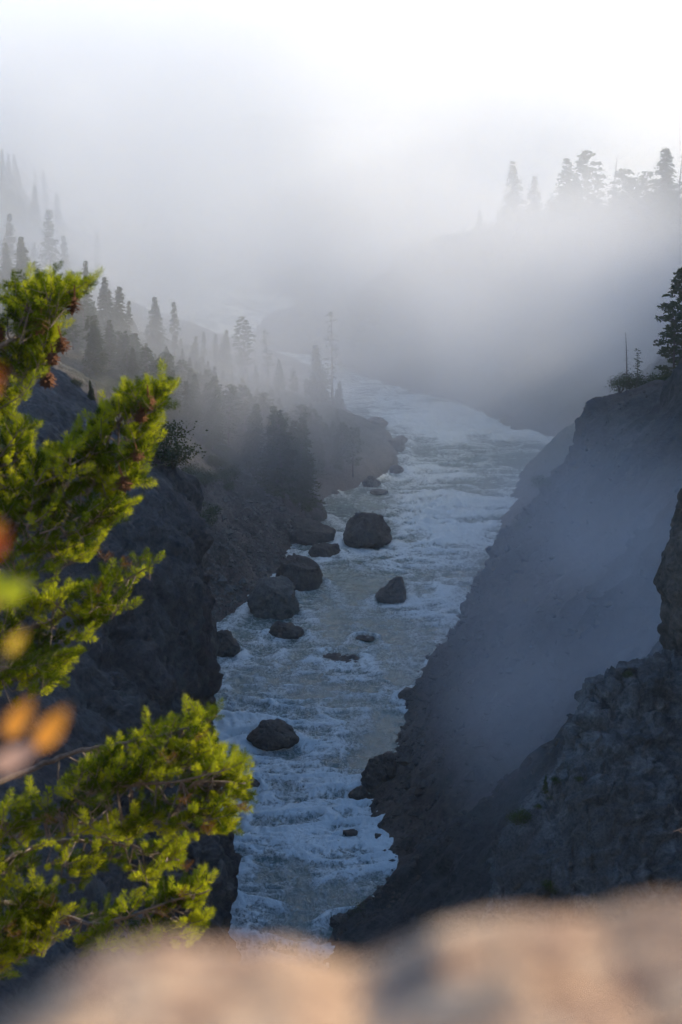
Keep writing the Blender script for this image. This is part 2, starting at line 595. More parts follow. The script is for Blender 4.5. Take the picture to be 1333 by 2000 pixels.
def ground_z(x, y, side):
    """highest bank point near (x, y)"""
    P = TERR[side]
    rows = P[:, 4, 1]
    i = int(np.clip(np.searchsorted(rows, y), 3, len(rows) - 4))
    sub = P[i - 3:i + 4].reshape(-1, 3)
    d2 = (sub[:, 0] - x) ** 2 + (sub[:, 1] - y) ** 2
    k = np.argsort(d2)[:4]
    return float(sub[k, 2].mean())


# ------------------------------------------------------------------ boulders in and beside the river
import bmesh
_bm = bmesh.new()
bmesh.ops.create_icosphere(_bm, subdivisions=5, radius=1)
ICO_V = np.array([v.co[:] for v in _bm.verts])
ICO_F = np.array([[v.index for v in f.verts] for f in _bm.faces])
_bm.free()
BOULDERS = []          # (x, y, rx, ry) footprints, read by the water


def rock_mesh(name, size, seed, cuts, mat, rough=0.10, square=0.0, ncut=13):
    """a weathered rock: rounded block, sliced by planes, roughened; origin at its foot"""
    r = np.random.default_rng(seed)
    V = ICO_V.copy()
    if square:
        m = np.max(np.abs(V), axis=1, keepdims=True)
        V = V * (1 - square) + V / m * 0.86 * square
    for (n, d) in cuts:
        n = np.array(n, float)
        n /= np.linalg.norm(n)
        k = V @ n - d
        V = V - np.clip(k, 0, None)[:, None] * n
    for _ in range(ncut):
        n = r.normal(size=3)
        n[2] = abs(n[2]) * 0.8
        n /= np.linalg.norm(n)
        k = V @ n - r.uniform(0.66, 0.9)
        V = V - np.clip(k, 0, None)[:, None] * n * 0.97
    N = V / (np.linalg.norm(V, axis=1, keepdims=True) + 1e-6)
    S = np.array(size)
    Q = V * S
    L = float(np.mean(S))
    d = fbm(Q + seed * 7.7, L * 0.9, 3, 0.5, seed) * 0.9 + fbm(Q, L * 0.42, 4, 0.6, seed + 3, ridged=True) * 0.75 + fbm(Q, L * 0.14, 4, 0.65, seed + 8, ridged=True) * 0.45
    cv, cj = cells(Q + d[:, None] * 0.15 * L, L * 0.62, seed + 50)
    cv2, cj2 = cells(Q + d[:, None] * 0.1 * L, L * 0.25, seed + 60)
    d = d + cv * 0.7 - cj * 0.45 + cv2 * 0.22 - cj2 * 0.2
    Q = Q + N * (d * rough * L)[:, None]
    return mesh_np(name, Q, ICO_F, mat)


def boulder(u, v, wpx, hpx, label, seed, cuts=(), square=0.0, mat="boulder", depth=1.0, sink=0.25, tilt=0.0, z0=0.0, group="boulders in the river", rough=0.10, foam=True, cat="boulder", ncut=13, low=0.3):
    """u, v: middle of the waterline in the photo; wpx, hpx: size there"""
    p = at_z(u, v, z0)
    dist = (p - Vector((0, 0, CAM_H))).length
    rx = wpx / 2 / FPX * dist
    ry = rx * depth
    dep = math.asin((CAM_H - z0) / dist)
    H = max(low * rx, (hpx / FPX * dist - ry * math.sin(dep) * 0.9) / math.cos(dep))
    rz = H / (2 - 2 * sink) * 1.0
    me = rock_mesh("boulder", (rx, ry, rz), seed, cuts, M[mat], rough, square, ncut)
    o = link("boulder", me)
    o.location = (p.x, p.y + ry * 0.75, z0 + rz * (1 - 2 * sink))
    o.rotation_euler = (0, tilt, 0)
    tag(o, label, cat, group)
    if foam:
        BOULDERS.append((p.x, p.y + ry * 0.75, rx, ry))
    return o


boulder(717, 1072, 98, 68, "largest domed boulder standing midstream in the upper rapids", 11, [((-0.8, -0.2, 0.5), 0.72), ((0.7, -0.3, 0.45), 0.74)], rough=0.10, sink=0.2, ncut=0)
boulder(633, 1087, 62, 31, "low flat-topped boulder in the water just left of the domed one", 12, [((0, 0, 1), 0.5)], 0.3)
boulder(584, 1152, 98, 82, "dark slanting block at the water's edge behind the pale boulder", 13, [((0.35, -0.15, 1), 0.5), ((1, -0.2, 0.1), 0.78), ((0.1, -1, 0.25), 0.7)], 0.55, depth=1.2)
boulder(537, 1206, 104, 92, "big pale squarish boulder on the scree at the left waterline", 14, [((0.3, -0.3, 0.9), 0.62), ((1, -0.3, 0.1), 0.8), ((-0.3, -1, 0.35), 0.75)], 0.5, "pale_boulder", depth=1.0)
boulder(560, 1247, 76, 36, "low wet boulder in front of the big pale squarish boulder", 15, [((0.55, 0, 1), 0.45), ((-1, 0, 0.5), 0.7)], 0.25)
boulder(768, 1178, 68, 52, "peaked boulder alone in midstream below the domed one", 16, [((-0.75, 0, 0.75), 0.48), ((1, -0.1, 0.22), 0.62), ((0, -0.9, 0.6), 0.6)], 0.2, rough=0.10, ncut=2)
boulder(532, 1463, 104, 56, "black rounded boulder alone in the white water nearest the camera", 17, [((0.6, 0, 0.85), 0.62), ((-0.7, 0, 0.6), 0.7)], 0.1, sink=0.22, ncut=4, rough=0.12)
boulder(440, 1283, 66, 62, "dark boulder wedged between the cliff foot and the water", 18, [((0.75, 0, 0.7), 0.5)], 0.2)
boulder(600, 1062, 110, 52, "broad dim rock mass on the far side of the small cove", 19, [((0.4, -0.2, 1), 0.5)], 0.4, depth=0.9, group="rocks along the left shore")
boulder(592, 1022, 96, 72, "tall shadowed shore rock above the small cove", 20, [((0.7, -0.2, 0.6), 0.6)], 0.3, depth=0.9, group="rocks along the left shore")
boulder(726, 952, 36, 26, "small squarish rock off the tip of the wooded spur", 21, [], 0.5, group="rocks along the left shore")
boulder(741, 966, 36, 12, "flat sliver of rock barely above the water by the spur", 22, [((0, 0, 1), 0.4)], 0.2, group="rocks along the left shore")
boulder(785, 864, 26, 14, "small dark rock in the white riffle beside the spur", 23, [], 0.2, group="rocks along the left shore")
boulder(735, 836, 46, 26, "knobbly rock on the upstream side of the spur tip", 24, [], 0.3, group="rocks along the left shore")
boulder(772, 882, 44, 30, "blocky rock at the very tip of the spur", 25, [], 0.4, group="rocks along the left shore")
boulder(776, 926, 34, 18, "low rock on the downstream side of the spur tip", 26, [], 0.3, group="rocks along the left shore")
boulder(655, 967, 22, 10, "tiny rock in the shallows under the left bank", 27, [], 0.2, group="rocks along the left shore")
boulder(660, 1298, 92, 14, "drowned boulder with the current sliding over it in midstream", 28, [((0, 0, 1), 0.5)], 0.0, sink=0.42, depth=1.1, low=0.06)
boulder(713, 1251, 46, 9, "smaller drowned rock just upstream of the sliding hump", 29, [((0, 0, 1), 0.5)], 0.0, sink=0.42, low=0.06)
boulder(487, 1540, 40, 26, "small dark rock half hidden behind the fir branch", 30, [], 0.2)
boulder(733, 1548, 62, 66, "craggy dark rock jutting into the rapids from the right shore", 31, [((-1, 0, 0.4), 0.6), ((0, 0, 1), 0.8)], 0.5, depth=1.1, rough=0.16, group="rocks along the right shore")
boulder(752, 1512, 46, 46, "knob on top of the craggy right-shore rock", 32, [], 0.4, z0=2.5, rough=0.14, group="rocks along the right shore", foam=False)
boulder(702, 1560, 42, 26, "low toe of the craggy right-shore rock", 33, [((-0.6, 0, 1), 0.5)], 0.2, rough=0.14, group="rocks along the right shore")
boulder(686, 1632, 34, 12, "small rock breaking the surface near the right bank", 34, [((0, 0, 1), 0.6)], 0.1, sink=0.35, group="rocks along the right shore")
boulder(738, 1650, 30, 22, "round-nosed rock poking out of the right shoreline", 35, [], 0.2, group="rocks along the right shore")
boulder(725, 1695, 18, 6, "tiny flat stone in the right-hand shallows, upper one", 36, [], 0.1, sink=0.35, group="rocks along the right shore", foam=False)
boulder(732, 1716, 14, 6, "tiny flat stone in the right-hand shallows, lower one", 37, [], 0.1, sink=0.35, group="rocks along the right shore", foam=False)
boulder(690, 1822, 100, 36, "dark shore rock with a green plant behind the sunlit foreground rock", 38, [((0, 0, 1), 0.6)], 0.3, rough=0.16, group="rocks along the right shore")
boulder(770, 1778, 70, 34, "dark ragged shore rock at the near right bank", 39, [], 0.3, rough=0.16, group="rocks along the right shore")
boulder(855, 1300, 36, 16, "small ledge rock where the right spur meets the river", 40, [], 0.4, group="rocks along the right shore")
boulder(868, 1288, 40, 24, "ragged rock at the foot of the right spur", 43, [], 0.4, group="rocks along the right shore")
boulder(795, 1366, 40, 22, "rounded rock at the waterline below the misty slope", 44, [], 0.3, group="rocks along the right shore")
boulder(415, 1785, 82, 150, "tall smooth rock buttress rising from the river beside the fir", 41, [((1, -0.1, 0.18), 0.62), ((0.4, -0.8, 0.5), 0.75)], 0.55, depth=1.2, sink=0.12, group="rocks along the left shore", cat="rock")
boulder(350, 1790, 120, 175, "broad dark rock behind the smooth buttress and the fir", 42, [((0.5, -0.6, 0.7), 0.66)], 0.45, depth=1.2, sink=0.12, group="rocks along the left shore", cat="rock")

# loose scree on the left shore
def scree(side, y0, y1, z1, N, mat, label):
    P = TERR[side]
    pts = P[(P[..., 1] > y0) & (P[..., 1] < y1) & (P[..., 2] > 0.3) & (P[..., 2] < z1)]
    idx = rng.integers(0, len(pts), N)
    base = pts[idx] + rng.normal(0, 0.3, (N, 3)) * [1, 1, 0.1]
    octv = np.array([(1, 0, 0), (-1, 0, 0), (0, 1, 0), (0, -1, 0), (0, 0, 1), (0, 0, -1)], float)
    octf = np.array([(0, 2, 4), (2, 1, 4), (1, 3, 4), (3, 0, 4), (2, 0, 5), (1, 2, 5), (3, 1, 5), (0, 3, 5)])
    s = np.exp(rng.normal(-1.1, 0.6, N)).clip(0.12, 1.9)
    V = octv[None] * rng.uniform(0.6, 1.2, (N, 6, 1)) * s[:, None, None] * rng.uniform(0.6, 1.2, (N, 1, 3)) * [1, 1, 0.7]
    a = rng.uniform(0, 6.28, N)
    ca, sa = np.cos(a)[:, None], np.sin(a)[:, None]
    V = np.stack([V[..., 0] * ca - V[..., 1] * sa, V[..., 0] * sa + V[..., 1] * ca, V[..., 2]], -1) + base[:, None]
    F = octf[None] + (np.arange(N) * 6)[:, None, None]
    o = link("scree", mesh_np("scree", V.reshape(-1, 3), F.reshape(-1, 3), M[mat], False))
    tag(o, label, "scree", kind="stuff")


scree(-1, 345, 480, 17, 5200, "pale_boulder", "loose pale scree stones scattered over the left shore")
scree(1, 222, 420, 44, 7000, "boulder", "dark loose stones strewn over the steep right slope")

# ------------------------------------------------------------------ river
def river():
    rows = [150.0]
    while rows[-1] < 1350:
        y = rows[-1]
        rows.append(y + (0.0014 * y if y < 740 else 0.004 * y))
    rows = np.array(rows)
    C = 190
    t = np.linspace(0, 1, C)
    sm = np.ones(9) / 9
    xl = np.convolve(np.pad(XL(rows), 4, mode='edge'), sm, mode='valid') - 4.0
    xr = np.convolve(np.pad(XR(rows), 4, mode='edge'), sm, mode='valid') + 4.0
    X = xl[:, None] * (1 - t) + xr[:, None] * t
    Y = np.repeat(rows[:, None], C, 1)
    P = np.stack([X, Y, np.zeros_like(X)], -1)
    # domain warp so that the crests curl
    wx = fbm(P, 13, 2, 0.5, 201) * 4
    wy = fbm(P, 13, 2, 0.5, 203) * 4
    Q = P + np.stack([wx, wy, np.zeros_like(wx)], -1)
    swell = fbm(Q * [0.8, 0.9, 1], 9, 3, 0.5, 211)
    crest = fbm(Q * [0.62, 1.0, 1], 4.8, 3, 0.55, 221, ridged=True)
    chop = fbm(Q * [1, 0.85, 1], 1.7, 3, 0.6, 231, ridged=True)
    region = 1.25 * fbm(Q * [1, 0.6, 1], 22, 3, 0.55, 241)
    rap = np.clip(0.62 + 0.8 * region, 0.2, 1.1)
    # calmer reaches and rougher reaches seen in the photo
    def bump(y0, w_):
        return np.exp(-((Y - y0) / w_) ** 2)
    frac = (X - XL(rows)[:, None]) / (XR(rows) - XL(rows))[:, None]
    rap += 0.45 * bump(302, 14) * sstep(0.9, 0.6, frac) + 0.35 * bump(262, 16) + 0.55 * bump(590, 38) * sstep(0.1, 0.35, frac) + 0.35 * bump(470, 22) * sstep(0.3, 0.55, frac) + 0.25 * bump(395, 18) * sstep(0.3, 0.6, frac)
    rap -= 0.55 * bump(232, 10) * sstep(0.3, 0.6, frac) + 0.4 * bump(500, 18) * sstep(0.6, 0.3, frac) + 0.3 * bump(420, 14) * sstep(0.5, 0.2, frac)
    rap = np.clip(rap, 0.28, 1.3)
    Z = swell * 0.35 * (0.4 + rap) + np.clip(crest, -0.5, 1) * 1.0 * rap + chop * 0.26 * (0.35 + rap)
    foam = 0.0 + 0.62 * sstep(0.0, 0.8, crest) * rap + 0.30 * rap ** 1.6 + 0.25 * sstep(0.2, 0.8, chop) * rap - 0.12 * sstep(0.0, 0.5, -swell)
    for (bx, by, rx, ry) in BOULDERS:
        dx, dy = (X - bx) / (rx * 1.12), (Y - by) / (ry * 1.12)
        rr = np.sqrt(dx * dx + dy * dy)
        ring = np.exp(-((rr - 1.05) / 0.22) ** 2)
        wake = np.exp(-(dx / 0.95) ** 2) * sstep(-0.3, -1.2, dy) * np.exp(-np.clip(-dy - 1, 0, None) / 2.6)
        arms = np.exp(-((np.abs(dx) - 1.05 - 0.22 * np.clip(-dy, 0, None)) / 0.3) ** 2) * sstep(0.8, -0.4, dy) * np.exp(-np.clip(-dy, 0, None) / 3.2)
        foam = foam + 0.34 * ring * sstep(-0.7, 0.3, dy) * np.clip(0.45 + crest, 0.1, 1.2) + 0.28 * wake * (0.4 + crest * 0.6) + 0.34 * arms
        Z = Z + 0.5 * ring * sstep(-0.4, 0.4, dy) - 0.35 * wake + 0.3 * arms * min(1, rx / 3)
    edge = np.minimum(frac, 1 - frac)
    foam = foam + 0.10 * np.exp(-np.clip(edge, 0, None) / 0.03) - 0.1 * sstep(0.2, 0.04, edge) * sstep(0.4, 0.6, frac)
    P[..., 2] = Z
    me = mesh_np("river_water", P.reshape(-1, 3), grid_faces(len(rows), C)[:, ::-1], M["water"])
    # faces must look up
    if me.polygons[0].normal.z < 0:
        me.flip_normals()
    set_attr(me, "foam", np.clip(foam, 0, 1.2))
    o = link("river_water", me)
    tag(o, kind="structure")


river()

# ------------------------------------------------------------------ near rock outcrop on the right, with its spire
def spline(pts, n):
    pts = np.array(pts, float)
    d = np.concatenate([[0], np.cumsum(np.linalg.norm(np.diff(pts, axis=0), axis=1))])
    t = np.linspace(0, d[-1], n)
    return np.stack([np.interp(t, d, pts[:, k]) for k in range(pts.shape[1])], 1)


def outcrop():
    sil = [(1800, 1190, 158), (1500, 1240, 151), (1333, 1285, 146), (1290, 1295, 145), (1230, 1318, 143), (1170, 1355, 142), (1146, 1384, 141), (1143, 1418, 140.5), (1122, 1448, 140), (1117, 1485, 139.8),
           (1098, 1512, 139.4), (1060, 1546, 139), (1030, 1570, 138), (1000, 1602, 137.5), (977, 1640, 137), (961, 1690, 136), (955, 1750, 135), (945, 1850, 133), (930, 2000, 130), (900, 2200, 126)]
    cr = np.array([at_y(*p)[:] for p in sil])
    cr = spline(cr, 380)
    ker = np.ones(7) / 7
    cr = np.stack([np.convolve(np.pad(cr[:, k], 3, mode='edge'), ker, mode='valid') for k in range(3)], 1)
    # profile from behind over the crest and down the front
    back = np.linspace(1, 0, 40, endpoint=False)[:, None]
    front = np.linspace(0, 1, 330)[:, None]
    fz = np.concatenate([-(back ** 1.5) * 34, -(front ** 1.15) * 46], 0)
    fy = np.concatenate([(back ** 0.8) * 26, -(front ** 0.9) * 30 - 0.6 * (front > 0.01)], 0)
    fx = np.concatenate([back * 10, front * 4 - 1.2 * np.sin(front * 3.0)], 0)
    prof = np.concatenate([fx, fy, fz], 1)
    P = cr[None, :, :] + prof[:, None, :]
    N = grid_normals(P)
    if N[60:, :, 1].mean() > 0:
        N = -N
    d = fbm(P * [1, 1, 0.8], 9, 3, 0.5, 301) * 1.3 + fbm(P * [0.8, 1, 1.3], 3.4, 4, 0.6, 311, ridged=True) * 1.0 + fbm(P, 1.1, 4, 0.62, 321, ridged=True) * 0.34 + fbm(P, 0.5, 2, 0.6, 325, ridged=True) * 0.10
    # smoother talus in the middle band of the slope, craggy above
    cv, cj = cells(P + fbm(P, 2, 2, 0.5, 331)[..., None] * 0.6, 1.7, 341)
    d = d + cv * 0.28 - cj * 0.30
    cv, cj = cells(P + fbm(P, 1, 2, 0.5, 333)[..., None] * 0.3, 0.7, 345)
    d = d + cv * 0.12 - cj * 0.12
    talus = np.exp(-((P[..., 2] - 47.5) / 2.2) ** 2) * sstep(22, 16, P[..., 0])
    d *= (1 - 0.55 * talus)
    P = P + N * d[..., None]
    me = mesh_np("outcrop", P.reshape(-1, 3), grid_faces(*P.shape[:2]), M["outcrop"])
    o = link("cliff_right", me)
    tag(o, kind="structure")
    return P


OUT = outcrop()


def spire():
    sil = [(1345, 960), (1333, 1005), (1318, 1045), (1301, 1092), (1288, 1142), (1299, 1175), (1298, 1230), (1306, 1280), (1300, 1330), (1290, 1420)]
    Y = 149.0
    c = at_y(1408, 1200, Y)
    lv = spline([(at_y(u, v, Y).x, at_y(u, v, Y).z) for u, v in sil], 170)
    A = 150
    an = np.linspace(0, 2 * math.pi, A, endpoint=False)
    rad = c.x - lv[:, 0]
    X = c.x + rad[:, None] * np.cos(an)[None] * (1 + 0.35 * (np.cos(an) > 0))[None]
    YY = c.y + rad[:, None] * np.sin(an)[None] * 0.9
    Z = np.repeat(lv[:, 1][:, None], A, 1)
    P = np.stack([X, YY, Z], -1)
    N = P - np.stack([np.full_like(X, c.x), np.full_like(X, c.y), Z], -1)
    N /= np.linalg.norm(N, axis=-1, keepdims=True)
    d = fbm(P * [1, 1, 0.5], 2.6, 4, 0.55, 351, ridged=True) * 0.55 + fbm(P, 0.7, 4, 0.6, 361) * 0.22
    cv, cj = cells(P * [1, 1, 0.6], 1.3, 371)
    d = d + cv * 0.22 - cj * 0.22
    P = P + N * d[..., None]
    top = np.array([[c.x, c.y, Z.max() + 1.0]])
    V = np.concatenate([P.reshape(-1, 3), top])
    F = grid_faces(*P.shape[:2], wrap=True)
    k = len(V) - 1
    Ft = np.array([[k, (j + 1) % A, j, j] for j in range(A)])
    me = bpy.data.meshes.new("rock_spire")
    me.from_pydata(V.tolist(), [], [tuple(f) for f in F.tolist()] + [tuple(f[:3]) for f in Ft.tolist()])
    me.materials.append(M["spire"])
    me.polygons.foreach_set("use_smooth", np.full(len(me.polygons), True))
    me.update()
    o = link("rock_spire", me)
    tag(o, "dark brown rock column standing at the right edge above the grey outcrop", "rock")


spire()

# ------------------------------------------------------------------ trees and shrubs of the canyon
def leaf_material(name, c1, c2, trans=0.35):
    m, ns, ls = new_mat(name)
    oi = ns.new("ShaderNodeObjectInfo")
    tc = ns.new("ShaderNodeTexCoord")
    n = noise(ns, ls, 1.2, 3, 0.6, tc.outputs["Object"])
    f = math_n(ns, ls, 'MULTIPLY', math_n(ns, ls, 'ADD', oi.outputs["Random"], n.outputs[0]), 0.5, True)
    col = mixc(ns, ls, f, c1, c2)
    df = ns.new("ShaderNodeBsdfDiffuse")
    tl = ns.new("ShaderNodeBsdfTranslucent")
    ls.new(col, df.inputs[0])
    ls.new(mixc(ns, ls, 1.0, col, (1.5, 1.35, 0.55), 'MULTIPLY'), tl.inputs[0])
    mx = ns.new("ShaderNodeMixShader")
    mx.inputs[0].default_value = trans
    ls.new(df.outputs[0], mx.inputs[1])
    ls.new(tl.outputs[0], mx.inputs[2])
    out = ns.new("ShaderNodeOutputMaterial")
    ls.new(mx.outputs[0], out.inputs[0])
    return m


def bark_material(name, c1, c2, scale=6):
    return rock_material(name, [(0.3, c1), (0.7, c2)], scale * 0.3, scale * 4, 0.8, 0.02)


M["needles_far"] = leaf_material("needles_far", (0.035, 0.055, 0.022), (0.075, 0.095, 0.035), 0.25)
M["bark_far"] = bark_material("bark_far", (0.06, 0.045, 0.035), (0.13, 0.105, 0.085), 1.0)
M["bark_dead"] = bark_material("bark_dead", (0.13, 0.12, 0.105), (0.24, 0.22, 0.19), 1.0)


def conifer(kind, seed):
    """returns (trunk mesh, crown mesh) of a 20 m tree; kinds: spruce, narrow, pine, sparse, fir, snag"""
    r = random.Random(seed)
    H = 20.0
    base = {"spruce": 0.04, "narrow": 0.22, "pine": 0.25, "sparse": 0.28, "fir": 0.08, "snag": 0.25}[kind]
    rmax = {"spruce": 3.9, "narrow": 1.9, "pine": 3.0, "sparse": 2.5, "fir": 4.0, "snag": 1.3}[kind]
    lean = (r.uniform(-0.5, 0.5), r.uniform(-0.5, 0.5))

    def axis(t):
        return Vector((lean[0] * t * t + 0.12 * math.sin(5 * t + seed), lean[1] * t * t + 0.12 * math.cos(4 * t + seed), H * t))
    tr = Soup()
    ts = [i / 9 for i in range(10)]
    tr.tube([axis(t) for t in ts], [0.26 * (1 - t) ** 0.85 + 0.025 for t in ts], 7)
    cw = Soup()
    t = base
    step = {"spruce": 0.020, "narrow": 0.024, "pine": 0.034, "sparse": 0.042, "fir": 0.026, "snag": 0.05}[kind]
    lump = [r.uniform(0.45, 1.2) for _ in range(12)]
    while t < 0.985:
        q = (t - base) / (1 - base)
        if kind == "pine":
            prof = (math.sin(math.pi * min(1, q * 0.78 + 0.22)) ** 0.6) * (0.6 + 0.4 * lump[int(q * 9)])
        elif kind in ("narrow", "sparse"):
            prof = ((1 - q) ** 0.6) * (0.45 + 0.55 * min(1, q * 4)) * lump[int(q * 11)]
        elif kind == "fir":
            prof = ((1 - q) ** 0.85) * (0.75 + 0.25 * lump[int(q * 11)])
        else:
            prof = ((1 - q) ** 0.8) * (0.55 + 0.45 * lump[int(q * 11)])
        rad = rmax * prof + 0.18
        nb = {"spruce": 8, "narrow": 6, "pine": 5, "sparse": 4, "fir": 7, "snag": 2}[kind]
        for b in range(nb):
            if kind == "sparse" and r.random() < 0.25:
                continue
            az = r.uniform(0, 6.283)
            ln = rad * r.uniform(0.55, 1.12)
            drop = {"spruce": -0.28, "narrow": -0.2, "pine": 0.18, "sparse": -0.05, "fir": -0.12, "snag": 0.1}[kind] * ln + r.uniform(-0.2, 0.2)
            p0 = axis(t)
            d = Vector((math.cos(az), math.sin(az), 0))
            p1 = p0 + d * ln + Vector((0, 0, drop))
            mid = (p0 + p1) / 2 + Vector((0, 0, 0.06 * ln))
            tr.tube([p0, mid, p1], [0.05, 0.035, 0.012], 4, cap=False)
            if kind == "snag":
                if r.random() < 0.6:
                    tr.tube([mid, mid + Vector((r.uniform(-.5, .5), r.uniform(-.5, .5), r.uniform(0.1, .5)))], [0.025, 0.008], 3, cap=False)
                continue
            n = max(3, int(ln * (7.5 if kind != "sparse" else 5.0)))
            for i in range(n):
                f = (i + r.random()) / n
                if kind == "pine":
                    f = 0.45 + 0.55 * f
                elif f < 0.18:
                    continue
                c = p0.lerp(p1, f) + Vector((0, 0, 0.1 * ln * math.sin(f * 3.1)))
                for _ in range(2 if kind in ("pine", "spruce", "fir") else 2):
                    s = r.uniform(0.22, 0.46) * (1.15 if kind == "pine" else 1.0)
                    side = Vector((-d.y, d.x, 0)) * r.uniform(-1, 1) + d * r.uniform(-0.2, 1) + Vector((0, 0, r.uniform(-0.5, 0.45)))
                    side.normalize()
                    nn = Vector((r.uniform(-1, 1), r.uniform(-1, 1), r.uniform(0.2, 1))).normalized()
                    wv = side.cross(nn).normalized() * s * 0.42
                    o = c + Vector((r.gauss(0, .1), r.gauss(0, .1), r.gauss(0, .1)))
                    cw.poly([o - wv * 0.6, o + side * s * 0.6 - wv, o + side * s * 1.35, o + side * s * 0.5 + wv])
        t += step * r.uniform(0.7, 1.3)
    me_t = tr.mesh("trunk", [M["bark_dead"] if kind in ("snag", "sparse") else M["bark_far"]], True)
    me_c = cw.mesh("crown", [M["needles_far"]]) if cw.f else None
    return me_t, me_c


def bush_mesh(seed):
    r = random.Random(seed)
    tr, cw = Soup(), Soup()
    for b in range(9):
        az = r.uniform(0, 6.28)
        p1 = Vector((math.cos(az) * r.uniform(.3, 1), math.sin(az) * r.uniform(.3, 1), r.uniform(.6, 1.6)))
        tr.tube([(0, 0, -0.2), p1 * 0.5 + Vector((0, 0, .1)), p1], [0.05, 0.03, 0.01], 4, cap=False)
        for _ in range(210):
            c = p1 + Vector((r.gauss(0, .33), r.gauss(0, .33), r.gauss(-.1, .28)))
            c.z = max(c.z, 0.02)
            s = r.uniform(.05, .12)
            a = Vector((r.uniform(-1, 1), r.uniform(-1, 1), r.uniform(-.4, 1))).normalized()
            bb = a.cross(Vector((r.uniform(-1, 1), r.uniform(-1, 1), r.uniform(-1, 1)))).normalized() * s * .5
            cw.poly([c, c + a * s * .6 - bb, c + a * s * 1.3, c + a * s * .6 + bb])
    return tr.mesh("stem", [M["bark_far"]], True), cw.mesh("foliage", [M["needles_far"]])


PROTO = {}
for k, seeds in (("spruce", (1, 2, 3)), ("narrow", (4, 5)), ("pine", (6, 7, 8)), ("sparse", (9, 10)), ("fir", (11, 12)), ("snag", (13, 14))):
    PROTO[k] = [conifer(k, s) for s in seeds]
PROTO["bush"] = [bush_mesh(s) for s in (21, 22, 23)]
NAMES = {"spruce": "spruce_tree", "narrow": "pine_tree", "pine": "pine_tree", "sparse": "pine_tree", "fir": "fir_tree", "snag": "dead_tree", "bush": "shrub"}
_cnt = [0]


def plant(kind, x, y, z, h, label, group=None, cat=None, widen=1.0):
    _cnt[0] += 1
    i = _cnt[0]
    me_t, me_c = PROTO[kind][i % len(PROTO[kind])]
    root = empty(NAMES[kind], (x, y, z - 0.02 * h))
    s = h / (20.0 if kind != "bush" else 1.6)
    root.scale = (s * widen, s * widen, s)
    root.rotation_euler = (0.05 * math.sin(i * 1.7), 0.05 * math.cos(i * 2.9), (i * 2.399) % 6.283)
    link("stem" if kind == "bush" else "trunk", me_t, root)
    if me_c:
        link("foliage" if kind == "bush" else "crown", me_c, root)
    tag(root, label, cat or ("shrub" if kind == "bush" else "tree"), group)
    return root


def tree_px(kind, u, v, Y, side, label, group, minh=3.0, maxh=34, widen=1.0):
    """tree whose tip shows at photo pixel (u, v) at distance Y, rooted in the ground there"""
    p = at_y(u, v, Y)
    z = ground_z(p.x, Y, side)
    h = min(max(p.z - z, minh), maxh)
    return plant(kind, p.x, Y, z, h, label, group, widen=widen)


GL = "trees on the wooded spur left of the river"
for a in [
    ("spruce", 300, 577, 545, "dark pointed spruce standing just before the pale far river bend"),
    ("narrow", 340, 585, 552, "paler see-through pine right beside the dark pointed spruce at the bend"),
    ("pine", 480, 617, 560, "tall dark pine with open tufted crown in the middle of the spur"),
    ("sparse", 523, 638, 565, "thin ragged pine next to the tall tufted one on the spur"),
    ("sparse", 652, 600, 585, "tallest thin half-bare pine over the rapids at the spur's end"),
    ("spruce", 622, 668, 580, "bushy conifer huddled at the half-bare pine's left side"),
    ("spruce", 661, 742, 592, "small dark spruce, last one before the white rapids"),
    ("pine", 575, 722, 572, "low rounded pine in the dip before the half-bare pine"),
    ("snag", 574, 698, 575, "dead spike of a tree in the dip on the spur"),
    ("spruce", 436, 643, 552, "dense dark spruce left of the tall tufted pine"),
    ("narrow", 398, 646, 560, "pale narrow pine in the row of three left of the tufted pine"),
    ("narrow", 420, 650, 566, "second pale narrow pine in the row of three"),
    ("spruce", 378, 655, 540, "stout dark spruce at the start of the row of three"),
    ("narrow", 252, 584, 520, "slim pine left of the dark pointed spruce"),
    ("spruce", 233, 555, 512, "broad dark conifer rising out of the left wood"),
    ("spruce", 205, 538, 505, "dark conifer top close to the foreground fir"),
    ("narrow", 172, 505, 500, "grey slender pine behind the sunlit fir's top"),
    ("spruce", 138, 525, 480, "shadowed spruce just above the sunlit fir's top"),
    ("spruce", 545, 700, 568, "conical dark spruce under the thin ragged pine"),
    ("spruce", 500, 712, 562, "short spruce at the foot of the tall tufted pine"),
    ("pine", 600, 738, 578, "small round-topped pine near the spur's end"),
    ("narrow", 97, 393, 640, "very tall slim pine alone high on the hazy left hillside"),
    ("spruce", 45, 459, 520, "big dense dark spruce below the very tall slim pine"),
    ("narrow", 12, 412, 610, "tall pine cut by the left edge of the picture"),
    ("narrow", 62, 470, 700, "faint slim tree in the mist between the tall pines"),
    ("narrow", 122, 455, 720, "faint slim tree in the mist beside the very tall pine"),
    ("spruce", 8, 470, 540, "dark spruce crowding the left edge under the tall pine"),
]:
    tree_px(*a[:4], -1, a[4], GL, widen=1.3 if a[0] == 'spruce' else 1.12)
r_ = random.Random(3)
n = 0
